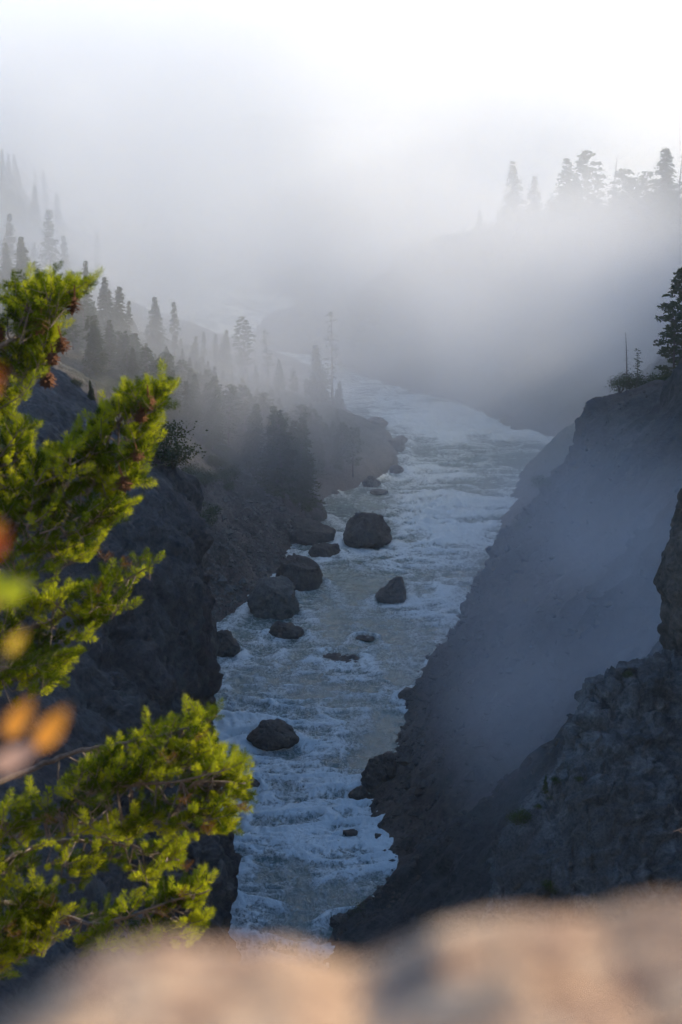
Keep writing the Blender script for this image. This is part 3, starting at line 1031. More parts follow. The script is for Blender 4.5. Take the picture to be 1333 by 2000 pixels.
while n < 260:
    y = r_.uniform(440, 600)
    u = r_.uniform(40, 700)
    lim = np.interp(u, [40, 150, 250, 340, 440, 560, 690], [480, 530, 595, 645, 685, 735, 790])
    v = lim + r_.uniform(0, 60) + (600 - y) * 0.34
    p = at_y(u, v, y)
    z = ground_z(p.x, y, -1)
    if z < 2 or p.z - z > 27 or p.z - z < 5:
        continue
    n += 1
    kd = r_.choice(["spruce", "spruce", "narrow", "pine", "pine", "fir"])
    look = {"spruce": "dim pointed conifer", "narrow": "dim slim conifer", "pine": "dim round-topped pine", "fir": "dim broad fir"}[kd]
    where = ("just behind the sunlit fir" if u < 190 else "under the spruce before the river bend" if u < 350
             else "below the row of three pines" if u < 455 else "around the foot of the tall tufted pine" if u < 560 else "near the tallest thin pine")
    plant(kd, p.x, y, z, p.z - z, look + " of the left wood " + where, "conifers massed in the left wood", widen=r_.uniform(1.15, 1.6))
n = 0
while n < 46:
    y = r_.uniform(345, 520)
    u = r_.uniform(345, 640)
    x = at_y(u, 1000, y).x
    d = XL(y) - x
    z = ground_z(x, y, -1)
    if d < 7 or z < 3:
        continue
    n += 1
    plant("bush", x, y, z, r_.uniform(1.2, 3.4), "low dark bush dotted over the hazy slope above the scree", "bushes on the left slope", widen=1.2)
n = 0
while n < 14:
    y = r_.uniform(880, 1080)
    u = r_.uniform(-20, 330)
    x = at_y(u, 300, y).x
    z = ground_z(x, y, -1)
    if XL(y) - x < 12:
        continue
    n += 1
    plant(r_.choice(["spruce", "narrow"]), x, y, z, r_.uniform(14, 24), "ghostly conifer almost lost in the mist on the far left hill", "conifers on the far left hill")

GR = "trees along the misty right ridge"
for a in [
    ("pine", 1156, 264, 645, "tallest full-crowned conifer on the misty right ridge"),
    ("fir", 1105, 296, 652, "layered fir left of the tallest conifer on the right ridge"),
    ("pine", 1205, 322, 640, "bent-topped pine right of the tallest ridge conifer"),
    ("spruce", 1300, 282, 615, "broad pointed conifer near the right edge on the misty ridge"),
    ("snag", 1190, 296, 642, "bare dead spike between the tallest conifer and the bent-topped pine"),
    ("snag", 1329, 296, 612, "bare reddish snag at the right edge of the ridge"),
    ("fir", 1010, 310, 690, "faint leaning fir, leftmost of the tall ridge trees"),
    ("fir", 1047, 340, 684, "faint flat-layered fir beside the leaning one"),
    ("spruce", 940, 408, 706, "small hazy spruce low on the ridge's left shoulder"),
    ("snag", 966, 434, 702, "small bare spike beside the hazy shoulder spruce"),
    ("pine", 862, 455, 722, "rounded hazy tree where the ridge begins to fall to the river"),
    ("spruce", 985, 420, 696, "little spruce at the foot of the leaning fir"),
    ("pine", 1240, 345, 628, "low bushy pine between the bent-topped pine and the broad conifer"),
    ("pine", 1268, 330, 622, "sunlit bushy pine hugging the broad conifer"),
    ("spruce", 1130, 335, 655, "slim conifer squeezed between the two tallest on the ridge"),
    ("pine", 1078, 385, 664, "short pine on the ridge under the layered fir"),
    ("pine", 1325, 350, 608, "yellowish bushy pine cut by the right edge of the ridge"),
    ("narrow", 835, 475, 730, "thin hazy tree at the ridge's lower end"),
]:
    tree_px(*a[:4], 1, a[4], GR, widen=1.3)
n = 0
while n < 70:
    y = r_.uniform(600, 722)
    u = r_.uniform(830, 1340)
    x = at_y(u, 600, y).x
    d = x - XR(y)
    if d < 18 or d > 62:
        continue
    z = ground_z(x, y, 1)
    h = r_.uniform(7, 13)
    lim = np.interp(u, [820, 930, 1000, 1100, 1220, 1340], [470, 470, 450, 400, 380, 370])
    p = at_y(u, lim, y)
    if z + h > p.z:
        h = p.z - z
    if h < 5:
        continue
    n += 1
    plant(r_.choice(["spruce", "pine", "narrow", "pine"]), x, y, z, h, "faint conifer fading into the mist below the right ridge line", "conifers on the misty right slope")

for i in range(34):
    u = 870 + 470 * (i + r_.uniform(0.1, 0.9)) / 34
    v = np.interp(u, [860, 930, 1000, 1100, 1200, 1333], [478, 455, 425, 392, 372, 358]) + r_.uniform(-14, 30)
    Y = np.interp(u, [860, 1000, 1100, 1333], [722, 692, 655, 612]) + r_.uniform(-8, 8)
    tree_px(r_.choice(["pine", "spruce", "fir", "pine"]), u, v, Y, 1, "conifer filling a gap in the misty row along the right ridge", "conifers in the row along the right ridge", minh=6, widen=1.4)

GS = "growth on the dark right spur"
tree_px("pine", 1322, 604, 404, 1, "dark spreading pine on the spur at the right edge", GS, widen=1.3)
tree_px("pine", 1342, 520, 410, 1, "taller dark pine mostly beyond the right edge", GS, widen=1.2)
tree_px("snag", 1229, 645, 392, 1, "lone dead stick of a tree on the spur's crest", GS)
tree_px("sparse", 1246, 678, 394, 1, "small ragged pine between the dead stick and the spreading pine", GS, widen=1.4)
for (u, v, Y, h, lab) in [(1213, 742, 391, 2.6, "low dark bush at the very edge of the spur's crest"), (1238, 735, 393, 3.2, "dark bush behind the dead stick on the crest"), (1268, 732, 396, 3.2, "dark bush below the small ragged pine"),
                          (1300, 735, 399, 4.0, "thick dark bush under the spreading pine"), (1066, 962, 373, 2.4, "lone small bush halfway down the spur's outline"), (1022, 1050, 362, 2.0, "dark tuft of brush low on the spur's outline")]:
    p = at_y(u, v, Y)
    plant("bush", p.x, Y, ground_z(p.x, Y, 1), h, lab, GS, widen=1.3)

GC = "growth on the left cliff top"
p = at_y(178, 748, 300)
plant("spruce", p.x, p.y, ground_z(p.x, 300, -1), 3.2, "tiny spruce standing on top of the dark left cliff", GC, widen=1.2)
p = at_y(150, 735, 301)
plant("bush", p.x, p.y, ground_z(p.x, 301, -1), 1.3, "low wiry bush beside the tiny spruce on the left cliff", GC)
for (u, v, h, lab) in [(318, 890, 4.6, "dark green bush overhanging the left cliff's shoulder"), (296, 872, 3.6, "dark bush tucked behind the fir branch on the cliff's shoulder"), (336, 905, 2.6, "smaller bush at the outer lip of the left cliff")]:
    p = at_y(u, v, 299)
    plant("bush", p.x, 299, ground_z(p.x, 299, -1) - 0.3, h, lab, GC, widen=1.25)

# far rock knoll with a leaning dead tree
boulder(590, 690, 200, 96, "hazy rock knoll at the far bend of the river", 61, [((0.4, -0.2, 1), 0.55)], 0.3, depth=0.8, group="rocks at the far bend", foam=False, cat="rock")
p = at_y(545, 615, 800)
o = plant("snag", p.x, p.y + 8, p.z - 2, 24, "dead tree leaning out over the far bend from the rock knoll")
o.rotation_euler = (0, R(-68), 0.3)

# small plants on the near outcrop
def out_z(x, y0, y1):
    Q = OUT.reshape(-1, 3)
    k = (np.abs(Q[:, 0] - x) < 0.35) & (Q[:, 1] > y0) & (Q[:, 1] < y1)
    return Q[k]


GO = "small plants on the near grey outcrop"
for (kind, u, v, h, wd, lab) in [("fir", 1062, 1547, 1.5, 1.0, "tiny sapling with a bare stem on the edge of the grey outcrop"), ("bush", 1006, 1607, 0.95, 1.3, "bright green little shrub on the outcrop's lower edge"),
                             ("bush", 1088, 1528, 0.45, 1.5, "small green tuft just above the tiny sapling"), ("bush", 1130, 1525, 0.35, 1.4, "isolated green tuft on the outcrop's pale band"),
                             ("bush", 1074, 1560, 0.35, 1.2, "dark tuft at the tiny sapling's foot"), ("bush", 1075, 1740, 0.8, 1.2, "small green shrub just above the blurred foreground rock"),
                             ("bush", 1050, 1578, 0.3, 1.4, "pale tuft on the bare band below the sapling"), ("bush", 1225, 1318, 0.4, 1.2, "wiry dry tuft on the outcrop's skyline")]:
    d = ray(u, v)
    # first point of the outcrop surface along this line of sight
    Q = OUT.reshape(-1, 3) - np.array([0, 0, CAM_H])
    t = Q[:, 1] / d.y
    e = np.hypot(Q[:, 0] - d.x * t, Q[:, 2] - d.z * t)
    k = np.argsort(e)[:6]
    q = OUT.reshape(-1, 3)[k[np.argmin(Q[k, 1])]]
    plant(kind, float(q[0]), float(q[1]), float(q[2]) - 0.02, h, lab, GO, widen=wd)
p = at_z(715, 1806, 1.6)
plant("bush", p.x, p.y + 2.5, 1.5, 1.6, "green bush on the shore rock just above the blurred foreground", widen=1.3)

# ------------------------------------------------------------------ sunlit fir in the left foreground
M["needles"] = leaf_material("needles", (0.016, 0.038, 0.005), (0.12, 0.165, 0.013), 0.38)  # inner sprays: shade inside the boughs painted in as darker green
M["needles_lit"] = leaf_material("needles_lit", (0.09, 0.14, 0.012), (0.46, 0.50, 0.04), 0.5)  # rim tufts: same needles, sunlight painted in as lighter green
M["needles_brown"] = leaf_material("needles_brown", (0.09, 0.045, 0.018), (0.19, 0.10, 0.038), 0.3)
M["bark_fir"] = bark_material("bark_fir", (0.10, 0.075, 0.055), (0.27, 0.22, 0.18), 14)
M["cone"] = bark_material("cone", (0.10, 0.04, 0.018), (0.25, 0.105, 0.045), 20)


def spray_mesh(seed, needles=120, twigs=6, L=0.24, mat="needles"):
    """a twig with side shoots, each shoot a rounded bottle-brush of needles"""
    r = random.Random(seed)
    s = Soup()

    def twig(p0, d, ln, r0):
        d = d.normalized()
        pts = [p0 + d * ln * t + Vector((0, 0, 0.22 * ln * t * t)) for t in (0, .35, .7, 1)]
        s.tube(pts, [r0, r0 * .85, r0 * .65, r0 * .4], 5, 0)
        return pts

    def brush(pts, n, f0):
        for i in range(n):
            f = f0 + (1 - f0) * (i + r.random()) / n
            k = min(int(f * 3), 2)
            p = pts[k].lerp(pts[k + 1], f * 3 - k)
            tdir = (pts[k + 1] - pts[k]).normalized()
            a = tdir.orthogonal().normalized()
            b = tdir.cross(a)
            an = r.uniform(0, 6.283)
            out = a * math.cos(an) + b * math.sin(an)
            e = max(0.0, (f - 0.82) / 0.18)
            fw = 0.42 + e * 2.2 * r.random()
            d = (out + tdir * fw + Vector((r.gauss(0, .07), r.gauss(0, .07), r.gauss(0.05, .07)))).normalized()
            ln = r.uniform(0.024, 0.030) * (0.75 if f < f0 + 0.12 else 1.0)
            wv = d.cross(Vector((r.uniform(-1, 1), r.uniform(-1, 1), r.uniform(-1, 1)))).normalized() * r.uniform(0.0009, 0.0014)
            mid = p + d * ln * 0.55
            s.poly([p - wv * .6, mid - wv, p + d * ln + Vector((0, 0, 0.002)), mid + wv], 1)
    main = twig(Vector((0, 0, 0)), Vector((1, r.uniform(-.1, .1), r.uniform(0, .15))), L, 0.0030)
    brush(main, int(needles * 1.2), max(0.0, 1 - 0.075 / L))
    for k in range(twigs):
        f = 0.08 + 0.66 * k / max(1, twigs - 1)
        i = min(int(f * 3), 2)
        p0 = main[i].lerp(main[i + 1], f * 3 - i)
        sd_ = 1 if k % 2 else -1
        d = Vector((r.uniform(.35, .7), sd_ * r.uniform(.7, 1.0), r.uniform(-.1, .7)))
        ln = r.uniform(0.075, 0.10)
        brush(twig(p0, d, ln, 0.0019), needles, 0.28)
    return s.mesh("needle_spray", [M["bark_fir"], M[mat]])


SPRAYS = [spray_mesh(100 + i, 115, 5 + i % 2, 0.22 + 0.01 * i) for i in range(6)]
TUFTS = [spray_mesh(140 + i, 125, 2, 0.12, "needles_lit") for i in range(4)]
BROWN = [spray_mesh(160 + i, 30, 1, 0.05, "needles_brown") for i in range(2)]


def cone_mesh(seed):
    r = random.Random(seed)
    s = Soup()
    Lc, Rc = 0.082, 0.025
    n = 12
    s.tube([(-0.01, 0, 0.06), (0, 0, 0)] + [(0, 0, -Lc * i / n) for i in range(1, n + 1)], [0.003, 0.005] + [Rc * 0.42 * math.sin(math.pi * (0.12 + 0.84 * i / n)) + 0.002 for i in range(1, n + 1)], 10)
    k = 0
    for row in range(8):
        f = 0.04 + 0.9 * row / 8
        rad = Rc * math.sin(math.pi * (0.14 + 0.78 * f))
        for c in range(6):
            an = 6.283 * (c / 6 + 0.5 * (row % 2) / 6) + r.uniform(-.1, .1)
            e = Vector((math.cos(an), math.sin(an), 0))
            q = Vector((-e.y, e.x, 0))
            b = e * rad * 0.3 + Vector((0, 0, -Lc * f + 0.006))
            t = e * rad * r.uniform(1.5, 2.1) + Vector((0, 0, -Lc * f - r.uniform(-0.004, 0.006)))
            m_ = (b + t) / 2 + e * 0.002
            wd = 0.0075 + rad * 0.12
            th = Vector((0, 0, -0.0018))
            s.poly([b - q * wd * .6, m_ - q * wd, t - q * wd * .45, t + q * wd * .45, m_ + q * wd, b + q * wd * .6])
            s.poly([b + q * wd * .6 + th, m_ + q * wd + th, t + q * wd * .45 + th, t - q * wd * .45 + th, m_ - q * wd + th, b - q * wd * .6 + th])
            br = t + e * 0.010 + Vector((0, 0, -0.007))
            s.poly([t - q * .0015, br, t + q * .0015])
    return s.mesh("cone", [M["cone"]])


CONES = [cone_mesh(1), cone_mesh(2)]


def in_poly(u, v, poly):
    c = False
    j = len(poly) - 1
    for i in range(len(poly)):
        (xi, yi), (xj, yj) = poly[i], poly[j]
        if (yi > v) != (yj > v) and u < (xj - xi) * (v - yi) / (yj - yi) + xi:
            c = not c
        j = i
    return c


def aim(d, roll):
    d = d.normalized()
    zax = Vector((0, 0, 1)) - d * d.z
    if zax.length < 0.05:
        zax = Vector((0, 1, 0)) - d * d.y
    zax.normalize()
    yax = zax.cross(d)
    m = Matrix((d, yax, zax)).transposed().to_4x4()
    return m @ Matrix.Rotation(roll, 4, 'X')


BASE = Vector((-2.75, 9.2, 91.2))
fir = empty("fir_tree", BASE)
tag(fir, "sunlit green fir with brown cones reaching in from the left, nearest the camera", "tree")
tk = Soup()
tz = [i / 10 for i in range(11)]
tk.tube([Vector((0.05 * math.sin(6 * t), 0.04 * math.cos(5 * t), 15.5 * t)) for t in tz], [0.17 * (1 - t) ** 0.8 + 0.01 for t in tz], 12)
link("trunk", tk.mesh("trunk", [M["bark_fir"]], True), fir)

BOUGHS = [
    # spine in photo pixels, distance, foliage outline, sprays, tufts
    ([(-60, 830), (40, 690), (85, 610), (110, 548)], 9.5, [(-60, 620), (0, 598), (18, 575), (50, 556), (78, 562), (100, 528), (117, 548), (118, 575), (105, 605), (128, 655), (120, 680), (95, 700), (70, 745), (40, 790), (0, 800), (-60, 830)], 56, 26),
    ([(-40, 700), (60, 640), (120, 590), (172, 562)], 9.45, [(110, 590), (118, 566), (150, 550), (176, 560), (168, 584), (145, 592), (115, 604)], 4, 9),
    ([(-80, 960), (0, 900), (45, 840)], 9.3, [(-60, 800), (30, 800), (55, 815), (60, 840), (45, 870), (78, 872), (62, 905), (85, 925), (60, 960), (40, 985), (-60, 1000)], 24, 18),
    ([(-80, 1085), (0, 1035), (60, 990), (110, 950), (160, 895), (205, 850), (262, 795), (340, 752)], 9.0,
     [(345, 745), (328, 785), (318, 830), (300, 855), (300, 880), (288, 905), (282, 930), (252, 960), (268, 995), (238, 1010), (242, 1040), (215, 1052), (190, 1100), (130, 1130), (60, 1200), (-60, 1220), (-60, 1000), (80, 968), (92, 940), (95, 892), (140, 868), (172, 848), (205, 800), (235, 775), (285, 765)], 96, 46),
    ([(-80, 1300), (0, 1255), (120, 1205), (220, 1150), (298, 1102)], 9.35,
     [(-60, 1230), (60, 1195), (130, 1150), (205, 1140), (240, 1108), (302, 1090), (288, 1130), (252, 1160), (258, 1190), (212, 1220), (182, 1250), (152, 1310), (132, 1352), (80, 1335), (40, 1330), (-60, 1370)], 48, 22),
    ([(-80, 1560), (40, 1510), (130, 1475), (230, 1453), (340, 1428), (425, 1398)], 8.7,
     [(432, 1388), (428, 1418), (398, 1442), (420, 1478), (450, 1490), (380, 1530), (250, 1540), (190, 1530), (250, 1450), (350, 1415)], 22, 14),
    ([(-80, 1650), (0, 1618), (100, 1588), (185, 1545), (330, 1525), (480, 1530)], 8.4,
     [(-60, 1600), (60, 1560), (120, 1530), (200, 1495), (260, 1480), (330, 1500), (440, 1480), (492, 1498), (480, 1540), (486, 1580), (450, 1600), (458, 1630), (432, 1642), (390, 1620), (300, 1640), (180, 1640), (100, 1620), (-60, 1650)], 46, 30),
    ([(-80, 1715), (0, 1685), (70, 1655), (150, 1640), (260, 1655), (350, 1680)], 8.8,
     [(-60, 1650), (100, 1640), (220, 1640), (330, 1650), (372, 1670), (352, 1705), (300, 1745), (285, 1700), (230, 1745), (185, 1738), (170, 1690), (110, 1690), (60, 1720), (-60, 1740)], 20, 12),
    ([(-80, 1905), (0, 1872), (70, 1850), (160, 1800)], 8.6, [(-60, 1740), (60, 1705), (100, 1750), (118, 1790), (112, 1830), (60, 1856), (20, 1880), (-60, 1900)], 30, 20),
    ([(-80, 1760), (90, 1775), (190, 1805), (300, 1772), (410, 1738)], 9.4, [(250, 1775), (330, 1745), (398, 1722), (416, 1745), (402, 1775), (412, 1830), (300, 1870), (200, 1865), (190, 1815)], 26, 14),
]
rf = random.Random(11)
CAM0 = Vector((0, 0, CAM_H))
bough_objs = []
for (spine, Y, outline, ns_, nt_) in BOUGHS:
    pts = [at_y(u, v, Y + 0.12 * math.sin(u * 0.013)) for u, v in spine]
    # root the bough in the trunk
    z_root = pts[0].z - 0.35
    root_pt = Vector((BASE.x + 0.05, BASE.y, max(z_root, BASE.z + 0.5)))
    chain = [root_pt, root_pt.lerp(pts[0], 0.55) + Vector((0, 0, -0.08))] + pts
    dense = []
    for i in range(len(chain) - 1):
        p0, p1, p2, p3 = chain[max(i - 1, 0)], chain[i], chain[i + 1], chain[min(i + 2, len(chain) - 1)]
        for j in range(6):
            t = j / 6
            q = 0.5 * ((2 * p1) + (p2 - p0) * t + (2 * p0 - 5 * p1 + 4 * p2 - p3) * t * t + (3 * p1 - p0 - 3 * p2 + p3) * t ** 3)
            dense.append(q + Vector((rf.gauss(0, .004), rf.gauss(0, .004), rf.gauss(0, .005))))
    dense.append(chain[-1])
    wood = Soup()
    nD = len(dense)
    wood.tube([q - BASE for q in dense], [0.021 * (1 - 0.86 * i / nD) for i in range(nD)], 8)
    bo = empty("bough", (0, 0, 0), fir)
    sprays = []
    us = [p[0] for p in outline]
    vs = [p[1] for p in outline]
    made = 0
    tries = 0
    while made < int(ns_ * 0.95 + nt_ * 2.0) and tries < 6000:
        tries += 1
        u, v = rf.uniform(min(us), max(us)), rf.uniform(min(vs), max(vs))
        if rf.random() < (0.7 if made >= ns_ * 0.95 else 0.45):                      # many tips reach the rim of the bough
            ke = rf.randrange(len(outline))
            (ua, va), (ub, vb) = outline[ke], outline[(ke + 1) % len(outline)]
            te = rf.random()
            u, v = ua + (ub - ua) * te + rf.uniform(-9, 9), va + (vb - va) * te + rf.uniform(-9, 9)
            if u < -20:
                continue
        if not in_poly(u, v, outline):
            continue
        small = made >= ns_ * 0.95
        tip = at_y(u, v, Y + rf.gauss(0, 0.16 if small else 0.2))
        lo = max(0, int(nD * 0.15))
        cand = min(range(lo, nD), key=lambda i: (dense[i] - tip).length + 0.10 * i / nD)
        k = max(lo, cand - rf.randint(1, 4))
        Q = dense[k]
        tan = (dense[min(k + 1, nD - 1)] - dense[max(k - 1, 0)]).normalized()
        away = tip - Q
        al = away.length
        d = tan * 0.55 + (away / max(al, 0.02)) * 0.75 + Vector((rf.gauss(0, .22), rf.gauss(0, .22), 0.22 + rf.gauss(0, .2)))
        d.normalize()
        sc = rf.uniform(0.85, 1.2)
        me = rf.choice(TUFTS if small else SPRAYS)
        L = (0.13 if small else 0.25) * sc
        if not small and al < L:
            sc *= max(0.6, al / L)
            L = 0.25 * sc
        b0 = tip - d * L
        if (b0 - Q).length > 0.03:
            midp = Q.lerp(b0, 0.5) + Vector((0, 0, -0.04 * (b0 - Q).length + rf.gauss(0, .006)))
            wood.tube([Q - BASE, midp - BASE, b0 - BASE], [0.0045, 0.0036, 0.0026], 5, cap=False)
        mt = aim(d, rf.uniform(-0.7, 0.7))
        sprays.append((me, Matrix.Translation(b0 - BASE) @ mt @ Matrix.Scale(sc, 4)))
        made += 1
    # bough: wood mesh carries its sprays
    COL.objects.unlink(bo)
    bpy.data.objects.remove(bo)
    bo = link("bough", wood.mesh("bough", [M["bark_fir"]], True), fir)
    bough_objs.append(bo)
    for me, mw in sprays:
        so = link("needle_spray", me, bo)
        so.matrix_local = mw

for i, (u, v, b, sc) in enumerate([(146, 582, 1, 1.0), (80, 620, 0, 1.05), (120, 660, 0, 0.95), (103, 690, 0, 0.8), (96, 728, 0, 1.0), (290, 774, 3, 0.9), (276, 800, 3, 0.8), (240, 932, 3, 0.9), (268, 880, 3, 0.7), (0, 640, 0, 0.8)]):
    Y = BOUGHS[b][1] - 0.22
    o = link("cone", CONES[i % 2], bough_objs[b])
    p = at_y(u, v, Y) - BASE
    o.matrix_local = Matrix.Translation(p) @ Matrix.Rotation(rf.uniform(-.35, .35), 4, 'Y') @ Matrix.Rotation(rf.uniform(-.3, .3), 4, 'X') @ Matrix.Scale(sc * 1.0, 4)
for i, (u, v, b) in enumerate([(300, 1492, 5), (385, 1440, 5), (405, 1630, 6), (352, 1690, 7), (330, 1490, 6), (395, 1610, 6), (462, 1570, 6), (100, 1770, 8), (112, 1800, 8), (15, 1810, 8), (25, 1830, 8), (350, 1750, 9), (235, 1105, 4), (190, 1160, 4), (205, 1095, 3), (300, 1780, 9), (205, 1205, 4), (345, 1560, 6), (90, 1600, 6)]):
    o = link("needle_spray", BROWN[i % 2], bough_objs[b])
    o["label"] = "withered orange-brown needle tuft"
    p = at_y(u, v, BOUGHS[b][1] - 0.25) - BASE
    o.matrix_local = Matrix.Translation(p) @ aim(Vector((rf.uniform(.3, 1), rf.uniform(-.4, .2), rf.uniform(-.6, .6))), 0)

# ------------------------------------------------------------------ overlook: ledge, blurred rock, autumn shrub, dry twig
def ledge():
    ys = np.concatenate([np.linspace(-9, 4, 60), np.linspace(4.3, 118, 120)])
    xs = np.linspace(-1, 1, 150)
    xs = np.sign(xs) * np.abs(xs) ** 1.8 * 48
    X, Y = np.meshgrid(xs, ys)
    Z = np.interp(Y, [-9, 0.2, 1.2, 2.2, 6, 9, 20, 60, 118], [99.5, 99.3, 99.15, 97.6, 93.6, 90.9, 82, 48, 6]) + 0.04 * np.abs(X) * (Y < 3)
    Z = Z - 0.02 * X * X * (Y < 0) * 0
    P = np.stack([X, Y, Z], -1)
    amp = np.clip((Y + 2) / 14, 0.08, 1.0)
    P[..., 2] += fbm(P, 5, 4, 0.55, 401) * 1.1 * amp + fbm(P, 0.7, 3, 0.6, 411) * 0.12
    o = link("ground", mesh_np("ground", P.reshape(-1, 3), grid_faces(*P.shape[:2]), M["ledge"]))
    tag(o, kind="structure")


ledge()

M["sunny_rock"] = rock_material("sunny_rock", [(0.34, (0.26, 0.14, 0.075)), (0.5, (0.56, 0.385, 0.25)), (0.62, (0.72, 0.53, 0.36))], 50, 240, 0.8, 0.003, tint=(0.34, 0.20, 0.13), tint_scale=70)


def foreground_rock():
    D = 0.33
    sil = [(-900, 1930), (-300, 1890), (0, 1842), (90, 1810), (200, 1780), (330, 1772), (430, 1785), (540, 1795), (620, 1812), (700, 1835), (770, 1812), (850, 1775), (960, 1750), (1060, 1742), (1180, 1748), (1260, 1722), (1333, 1700), (1500, 1690), (2000, 1720), (2600, 1800)]
    cx = np.array([at_y(u, v, D).x for u, v in sil])
    cz = np.array([at_y(u, v + 52, D).z for u, v in sil])
    xs = np.linspace(cx[0], cx[-1], 300)
    ys = np.linspace(0.14, 0.60, 220)
    X, Y = np.meshgrid(xs, ys)
    crest = np.interp(X, cx, cz)
    q = (Y - D)
    Z = crest + np.where(q < 0, (0.12 + 0.16 * sstep(-0.02, -0.06, X)) * np.abs(q), -0.35 * np.clip(q, 0, None) - 2.5 * q * q)
    P = np.stack([X, Y, Z], -1)
    near = np.exp(-(q / 0.013) ** 2)
    P[..., 2] += (1 - 0.6 * near) * (fbm(P, 0.06, 3, 0.5, 421) * 0.0035 + fbm(P, 0.02, 3, 0.55, 431, ridged=True) * 0.0018) + fbm(P, 0.008, 3, 0.6, 441) * 0.0016
    edge = np.minimum.reduce([X - xs[0], xs[-1] - X, (Y - ys[0]), np.full_like(X, 1.0)])
    P[..., 2] -= 0.55 * np.exp(-edge / 0.02)
    o = link("foreground_rock", mesh_np("foreground_rock", P.reshape(-1, 3), grid_faces(*P.shape[:2]), M["sunny_rock"]))
    tag(o, "out-of-focus tan rock in sunlight along the bottom of the picture", "rock")


foreground_rock()


def autumn_leaf_material(name, c):
    m, ns, ls = new_mat(name)
    tc = ns.new("ShaderNodeTexCoord")
    n = noise(ns, ls, 30, 3, 0.6, tc.outputs["Object"])
    col = mixc(ns, ls, n.outputs[0], tuple(x * 0.7 for x in c), tuple(min(1, x * 1.25) for x in c))
    df = ns.new("ShaderNodeBsdfDiffuse")
    tl = ns.new("ShaderNodeBsdfTranslucent")
    ls.new(col, df.inputs[0])
    ls.new(col, tl.inputs[0])
    mx = ns.new("ShaderNodeMixShader")
    mx.inputs[0].default_value = 0.5
    ls.new(df.outputs[0], mx.inputs[1])
    ls.new(tl.outputs[0], mx.inputs[2])
    out = ns.new("ShaderNodeOutputMaterial")
    ls.new(mx.outputs[0], out.inputs[0])
    return m


LEAFC = {"orange": (0.72, 0.30, 0.05), "gold": (0.70, 0.46, 0.06), "lime": (0.42, 0.44, 0.03), "red": (0.50, 0.13, 0.04), "pink": (0.62, 0.38, 0.28)}
for k, c in LEAFC.items():
    M["leaf_" + k] = autumn_leaf_material("leaf_" + k, c)
M["twig"] = bark_material("twig", (0.16, 0.11, 0.08), (0.36, 0.28, 0.22), 40)


def leaf_blade(mat):
    n, V, F = 8, [], []
    for i in range(n + 1):
        t = i / n
        wd = 0.21 * math.sin(math.pi * t ** 0.8) ** 0.8 + 0.004
        for s_ in (-1, 0, 1):
            V.append((t, s_ * wd * (1 + 0.06 * math.sin(i * 2.1)), 0.10 * abs(s_) * wd + 0.12 * math.sin(t * 2.6)))
    for i in range(n):
        for j in range(2):
            a = i * 3 + j
            F.append((a, a + 1, a + 4, a + 3))
    me = bpy.data.meshes.new("leaf")
    me.from_pydata(V, [], F)
    me.materials.append(M["leaf_" + mat])
    me.polygons.foreach_set("use_smooth", np.full(len(F), True))
    me.update()
    return me


BLADES = {k: leaf_blade(k) for k in LEAFC}
SB = Vector((-0.28, 0.82, 99.1))
shrub = empty("autumn_shrub", SB)
tag(shrub, "blurred orange and yellow shrub leaves at the left edge before the fir", "shrub")
STEMS = [[(-220, 2100), (-90, 1700), (-20, 1505), (60, 1462), (110, 1430)], [(-220, 2100), (-130, 1500), (-40, 1330), (30, 1262)], [(-220, 2100), (-160, 1400), (-60, 1220), (25, 1160)], [(-220, 2100), (-200, 1300), (-80, 1130), (-5, 1060)], [(-220, 2100), (-220, 1100), (-90, 860), (-15, 765)]]
SY = [0.70, 0.74, 0.75, 0.71, 0.68]
for st, Y in zip(STEMS, SY):
    pts = [at_y(u, v, Y) - SB for u, v in st]
    pts[0] = Vector((0, 0, -0.1))
    s = Soup()
    s.tube(pts, [0.003, 0.0024, 0.0016, 0.0012, 0.0008][:len(pts)], 7)
    link("stem", s.mesh("stem", [M["twig"]], True), shrub)
lf = random.Random(5)
for (u, v, col, ln, rot, si) in [(72, 1462, "orange", 0.044, 0.9, 0), (12, 1440, "orange", 0.040, 0.95, 0), (-15, 1505, "pink", 0.046, 0.45, 0), (15, 1275, "gold", 0.026, 0.8, 1),
                                 (6, 1178, "lime", 0.034, 0.7, 2), (-32, 1095, "red", 0.034, 0.9, 3), (-60, 1060, "orange", 0.034, 0.5, 3), (-42, 790, "orange", 0.034, 1.0, 4), (-60, 770, "red", 0.034, 0.6, 4),
                                 (-80, 1250, "gold", 0.05, 0.8, 1), (-70, 1180, "lime", 0.05, 0.5, 2), (-90, 1090, "red", 0.05, 0.4, 3)]:
    p = at_y(u, v, SY[si] - 0.01) - SB
    o = link("leaf", BLADES[col], shrub)
    # leaf plane faces roughly towards the camera, tip up to the right
    X_ = Vector((math.cos(rot), 0.15, math.sin(rot))).normalized()
    Z_ = Vector((lf.uniform(-.4, .4), -1, 0.35 + lf.uniform(-.3, .3)))
    Z_ = (Z_ - X_ * Z_.dot(X_)).normalized()
    Y_ = Z_.cross(X_)
    o.matrix_local = Matrix.Translation(p) @ Matrix((X_, Y_, Z_)).transposed().to_4x4() @ Matrix.Scale(ln * 0.44, 4)

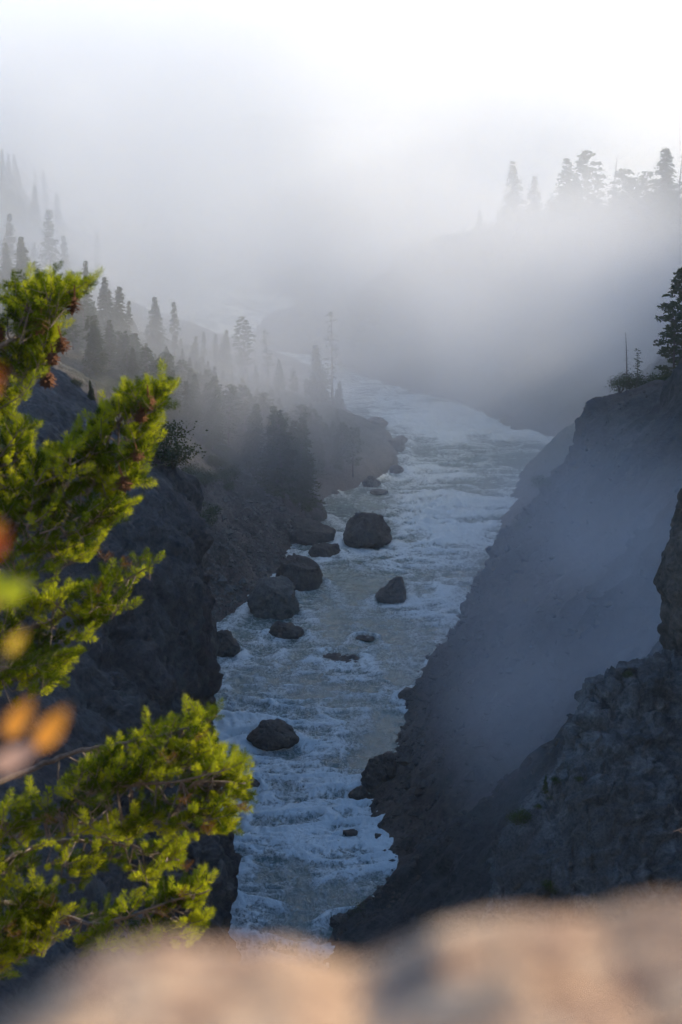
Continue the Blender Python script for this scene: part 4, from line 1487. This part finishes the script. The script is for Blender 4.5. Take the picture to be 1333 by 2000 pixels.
tw = Soup()
a = at_y(1315, 1624, 20.0)
tp = [a, at_y(1326, 1621, 20.0), at_y(1338, 1616, 20.0), at_y(1420, 1625, 20.2), at_y(1560, 1720, 20.5)]
tw.tube([q - tp[-1] for q in tp], [0.004, 0.008, 0.011, 0.016, 0.02], 6)
tw.tube([tp[1] - tp[-1], at_y(1333, 1628, 20.0) - tp[-1]], [0.006, 0.002], 5)
tw.tube([tp[-1] - tp[-1], Vector((0.5, 0.3, -3.5))], [0.02, 0.035], 6)
o = link("dry_twig", tw.mesh("dry_twig", [M["twig"]], True))
o.location = tp[-1]
tag(o, "small sunlit dry twig poking in at the right edge over the grey outcrop", "twig")

# ------------------------------------------------------------------ haze and mist
def volume_box(name, lo, hi, build):
    lo, hi = Vector(lo), Vector(hi)
    c = (lo + hi) / 2
    h = (hi - lo) / 2
    s = Soup()
    V = [(sx * h.x, sy * h.y, sz * h.z) for sx in (-1, 1) for sy in (-1, 1) for sz in (-1, 1)]
    s.v = V
    s.f = [(0, 1, 3, 2), (4, 6, 7, 5), (0, 4, 5, 1), (2, 3, 7, 6), (0, 2, 6, 4), (1, 5, 7, 3)]
    s.mi = [0] * 6
    m, ns, ls = new_mat(name)
    out = ns.new("ShaderNodeOutputMaterial")
    pv = ns.new("ShaderNodeVolumePrincipled")
    pv.inputs["Color"].default_value = (0.97, 0.98, 0.99, 1)
    ls.new(pv.outputs[0], out.inputs["Volume"])
    build(m, ns, ls, pv)
    o = link(name, s.mesh(name, [m]))
    o.location = c
    tag(o, kind="stuff")
    return o


def haze_build(m, ns, ls, pv):
    pv.inputs["Density"].default_value = 0.00010
    pv.inputs["Anisotropy"].default_value = 0.45


volume_box("haze", (-720, -40, -6), (720, 1620, 186), haze_build)


def mist_build(dens, fall, nscale, thr, aniso=0.5, step=1.0, stretch=(1, 1, 1), off=(0, 0, 0)):
    """mist that thins towards the edges of its box, broken up by noise"""
    def b(m, ns, ls, pv):
        tc = ns.new("ShaderNodeTexCoord")
        g = ns.new("ShaderNodeMapping")          # -1..1 box space
        g.inputs["Location"].default_value = (-1, -1, -1)
        g.inputs["Scale"].default_value = (2, 2, 2)
        ls.new(tc.outputs["Generated"], g.inputs[0])
        ln = ns.new("ShaderNodeVectorMath")
        ln.operation = 'LENGTH'
        ls.new(g.outputs[0], ln.inputs[0])
        mr = ns.new("ShaderNodeMapRange")
        mr.interpolation_type = 'SMOOTHSTEP'
        mr.inputs["From Min"].default_value = 1.0
        mr.inputs["From Max"].default_value = fall
        ls.new(ln.outputs["Value"], mr.inputs["Value"])
        mp = ns.new("ShaderNodeMapping")
        mp.inputs["Scale"].default_value = stretch
        mp.inputs["Location"].default_value = off
        ls.new(tc.outputs["Object"], mp.inputs[0])
        n = noise(ns, ls, nscale, 1.5, 0.5, mp.outputs[0], 0.0)
        mr2 = ns.new("ShaderNodeMapRange")
        mr2.interpolation_type = 'SMOOTHSTEP'
        mr2.inputs["From Min"].default_value = thr[0]
        mr2.inputs["From Max"].default_value = thr[1]
        ls.new(n.outputs[0], mr2.inputs["Value"])
        d = math_n(ns, ls, 'MULTIPLY', mr.outputs[0], mr2.outputs[0])
        d = math_n(ns, ls, 'MULTIPLY', d, dens)
        ls.new(d, pv.inputs["Density"])
        pv.inputs["Anisotropy"].default_value = aniso
        m.cycles.volume_step_rate = step
    return b


def mist_along_canyon(stops, nscale, aniso=0.4, step=0.2):
    """mist that thickens up the canyon; stops: (y, density)"""
    def b(m, ns, ls, pv):
        tc = ns.new("ShaderNodeTexCoord")
        sp = ns.new("ShaderNodeSeparateXYZ")
        ls.new(tc.outputs["Generated"], sp.inputs[0])
        top = max(d for _, d in stops)
        rp_ = ramp(ns, [((y - 330) / 1260.0, (d / top,) * 3) for y, d in stops])
        ls.new(sp.outputs["Y"], rp_.inputs[0])
        n = noise(ns, ls, nscale, 3, 0.6, tc.outputs["Object"], 0.8)
        mr2 = ns.new("ShaderNodeMapRange")
        mr2.interpolation_type = 'SMOOTHSTEP'
        mr2.inputs["From Min"].default_value = 0.44
        mr2.inputs["From Max"].default_value = 0.64
        mr2.inputs["To Min"].default_value = 0.22
        mr2.inputs["To Max"].default_value = 2.4
        ls.new(n.outputs[0], mr2.inputs["Value"])
        ls.new(math_n(ns, ls, 'MULTIPLY', math_n(ns, ls, 'MULTIPLY', rp_.outputs[0], mr2.outputs[0]), top), pv.inputs["Density"])
        pv.inputs["Anisotropy"].default_value = aniso
        m.cycles.volume_step_rate = step
    return b


volume_box("mist", (-300, 330, -5), (185, 1590, 150), mist_along_canyon([(330, 0.0), (410, 0.0014), (480, 0.0030), (560, 0.0044), (680, 0.0044), (900, 0.0050), (1200, 0.006)], 0.010))
volume_box("mist", (2, 170, -4), (66, 325, 64), mist_build(0.030, 0.1, 0.035, (0.36, 0.62), 0.35, 0.6))
volume_box("mist", (-30, 430, -4), (150, 660, 92), mist_build(0.022, 0.2, 0.018, (0.28, 0.62), 0.35, 0.7))
volume_box("mist", (10, 730, 20), (183, 900, 127), mist_build(0.035, 0.3, 0.02, (0.42, 0.6), 0.35, 0.6))
volume_box("mist", (-140, 630, -3), (70, 880, 62), mist_build(0.013, 0.3, 0.02, (0.32, 0.62), 0.35, 0.6))
volume_box("mist", (-100, 335, -4), (40, 600, 60), mist_build(0.009, 0.25, 0.025, (0.3, 0.65), 0.35, 0.7))
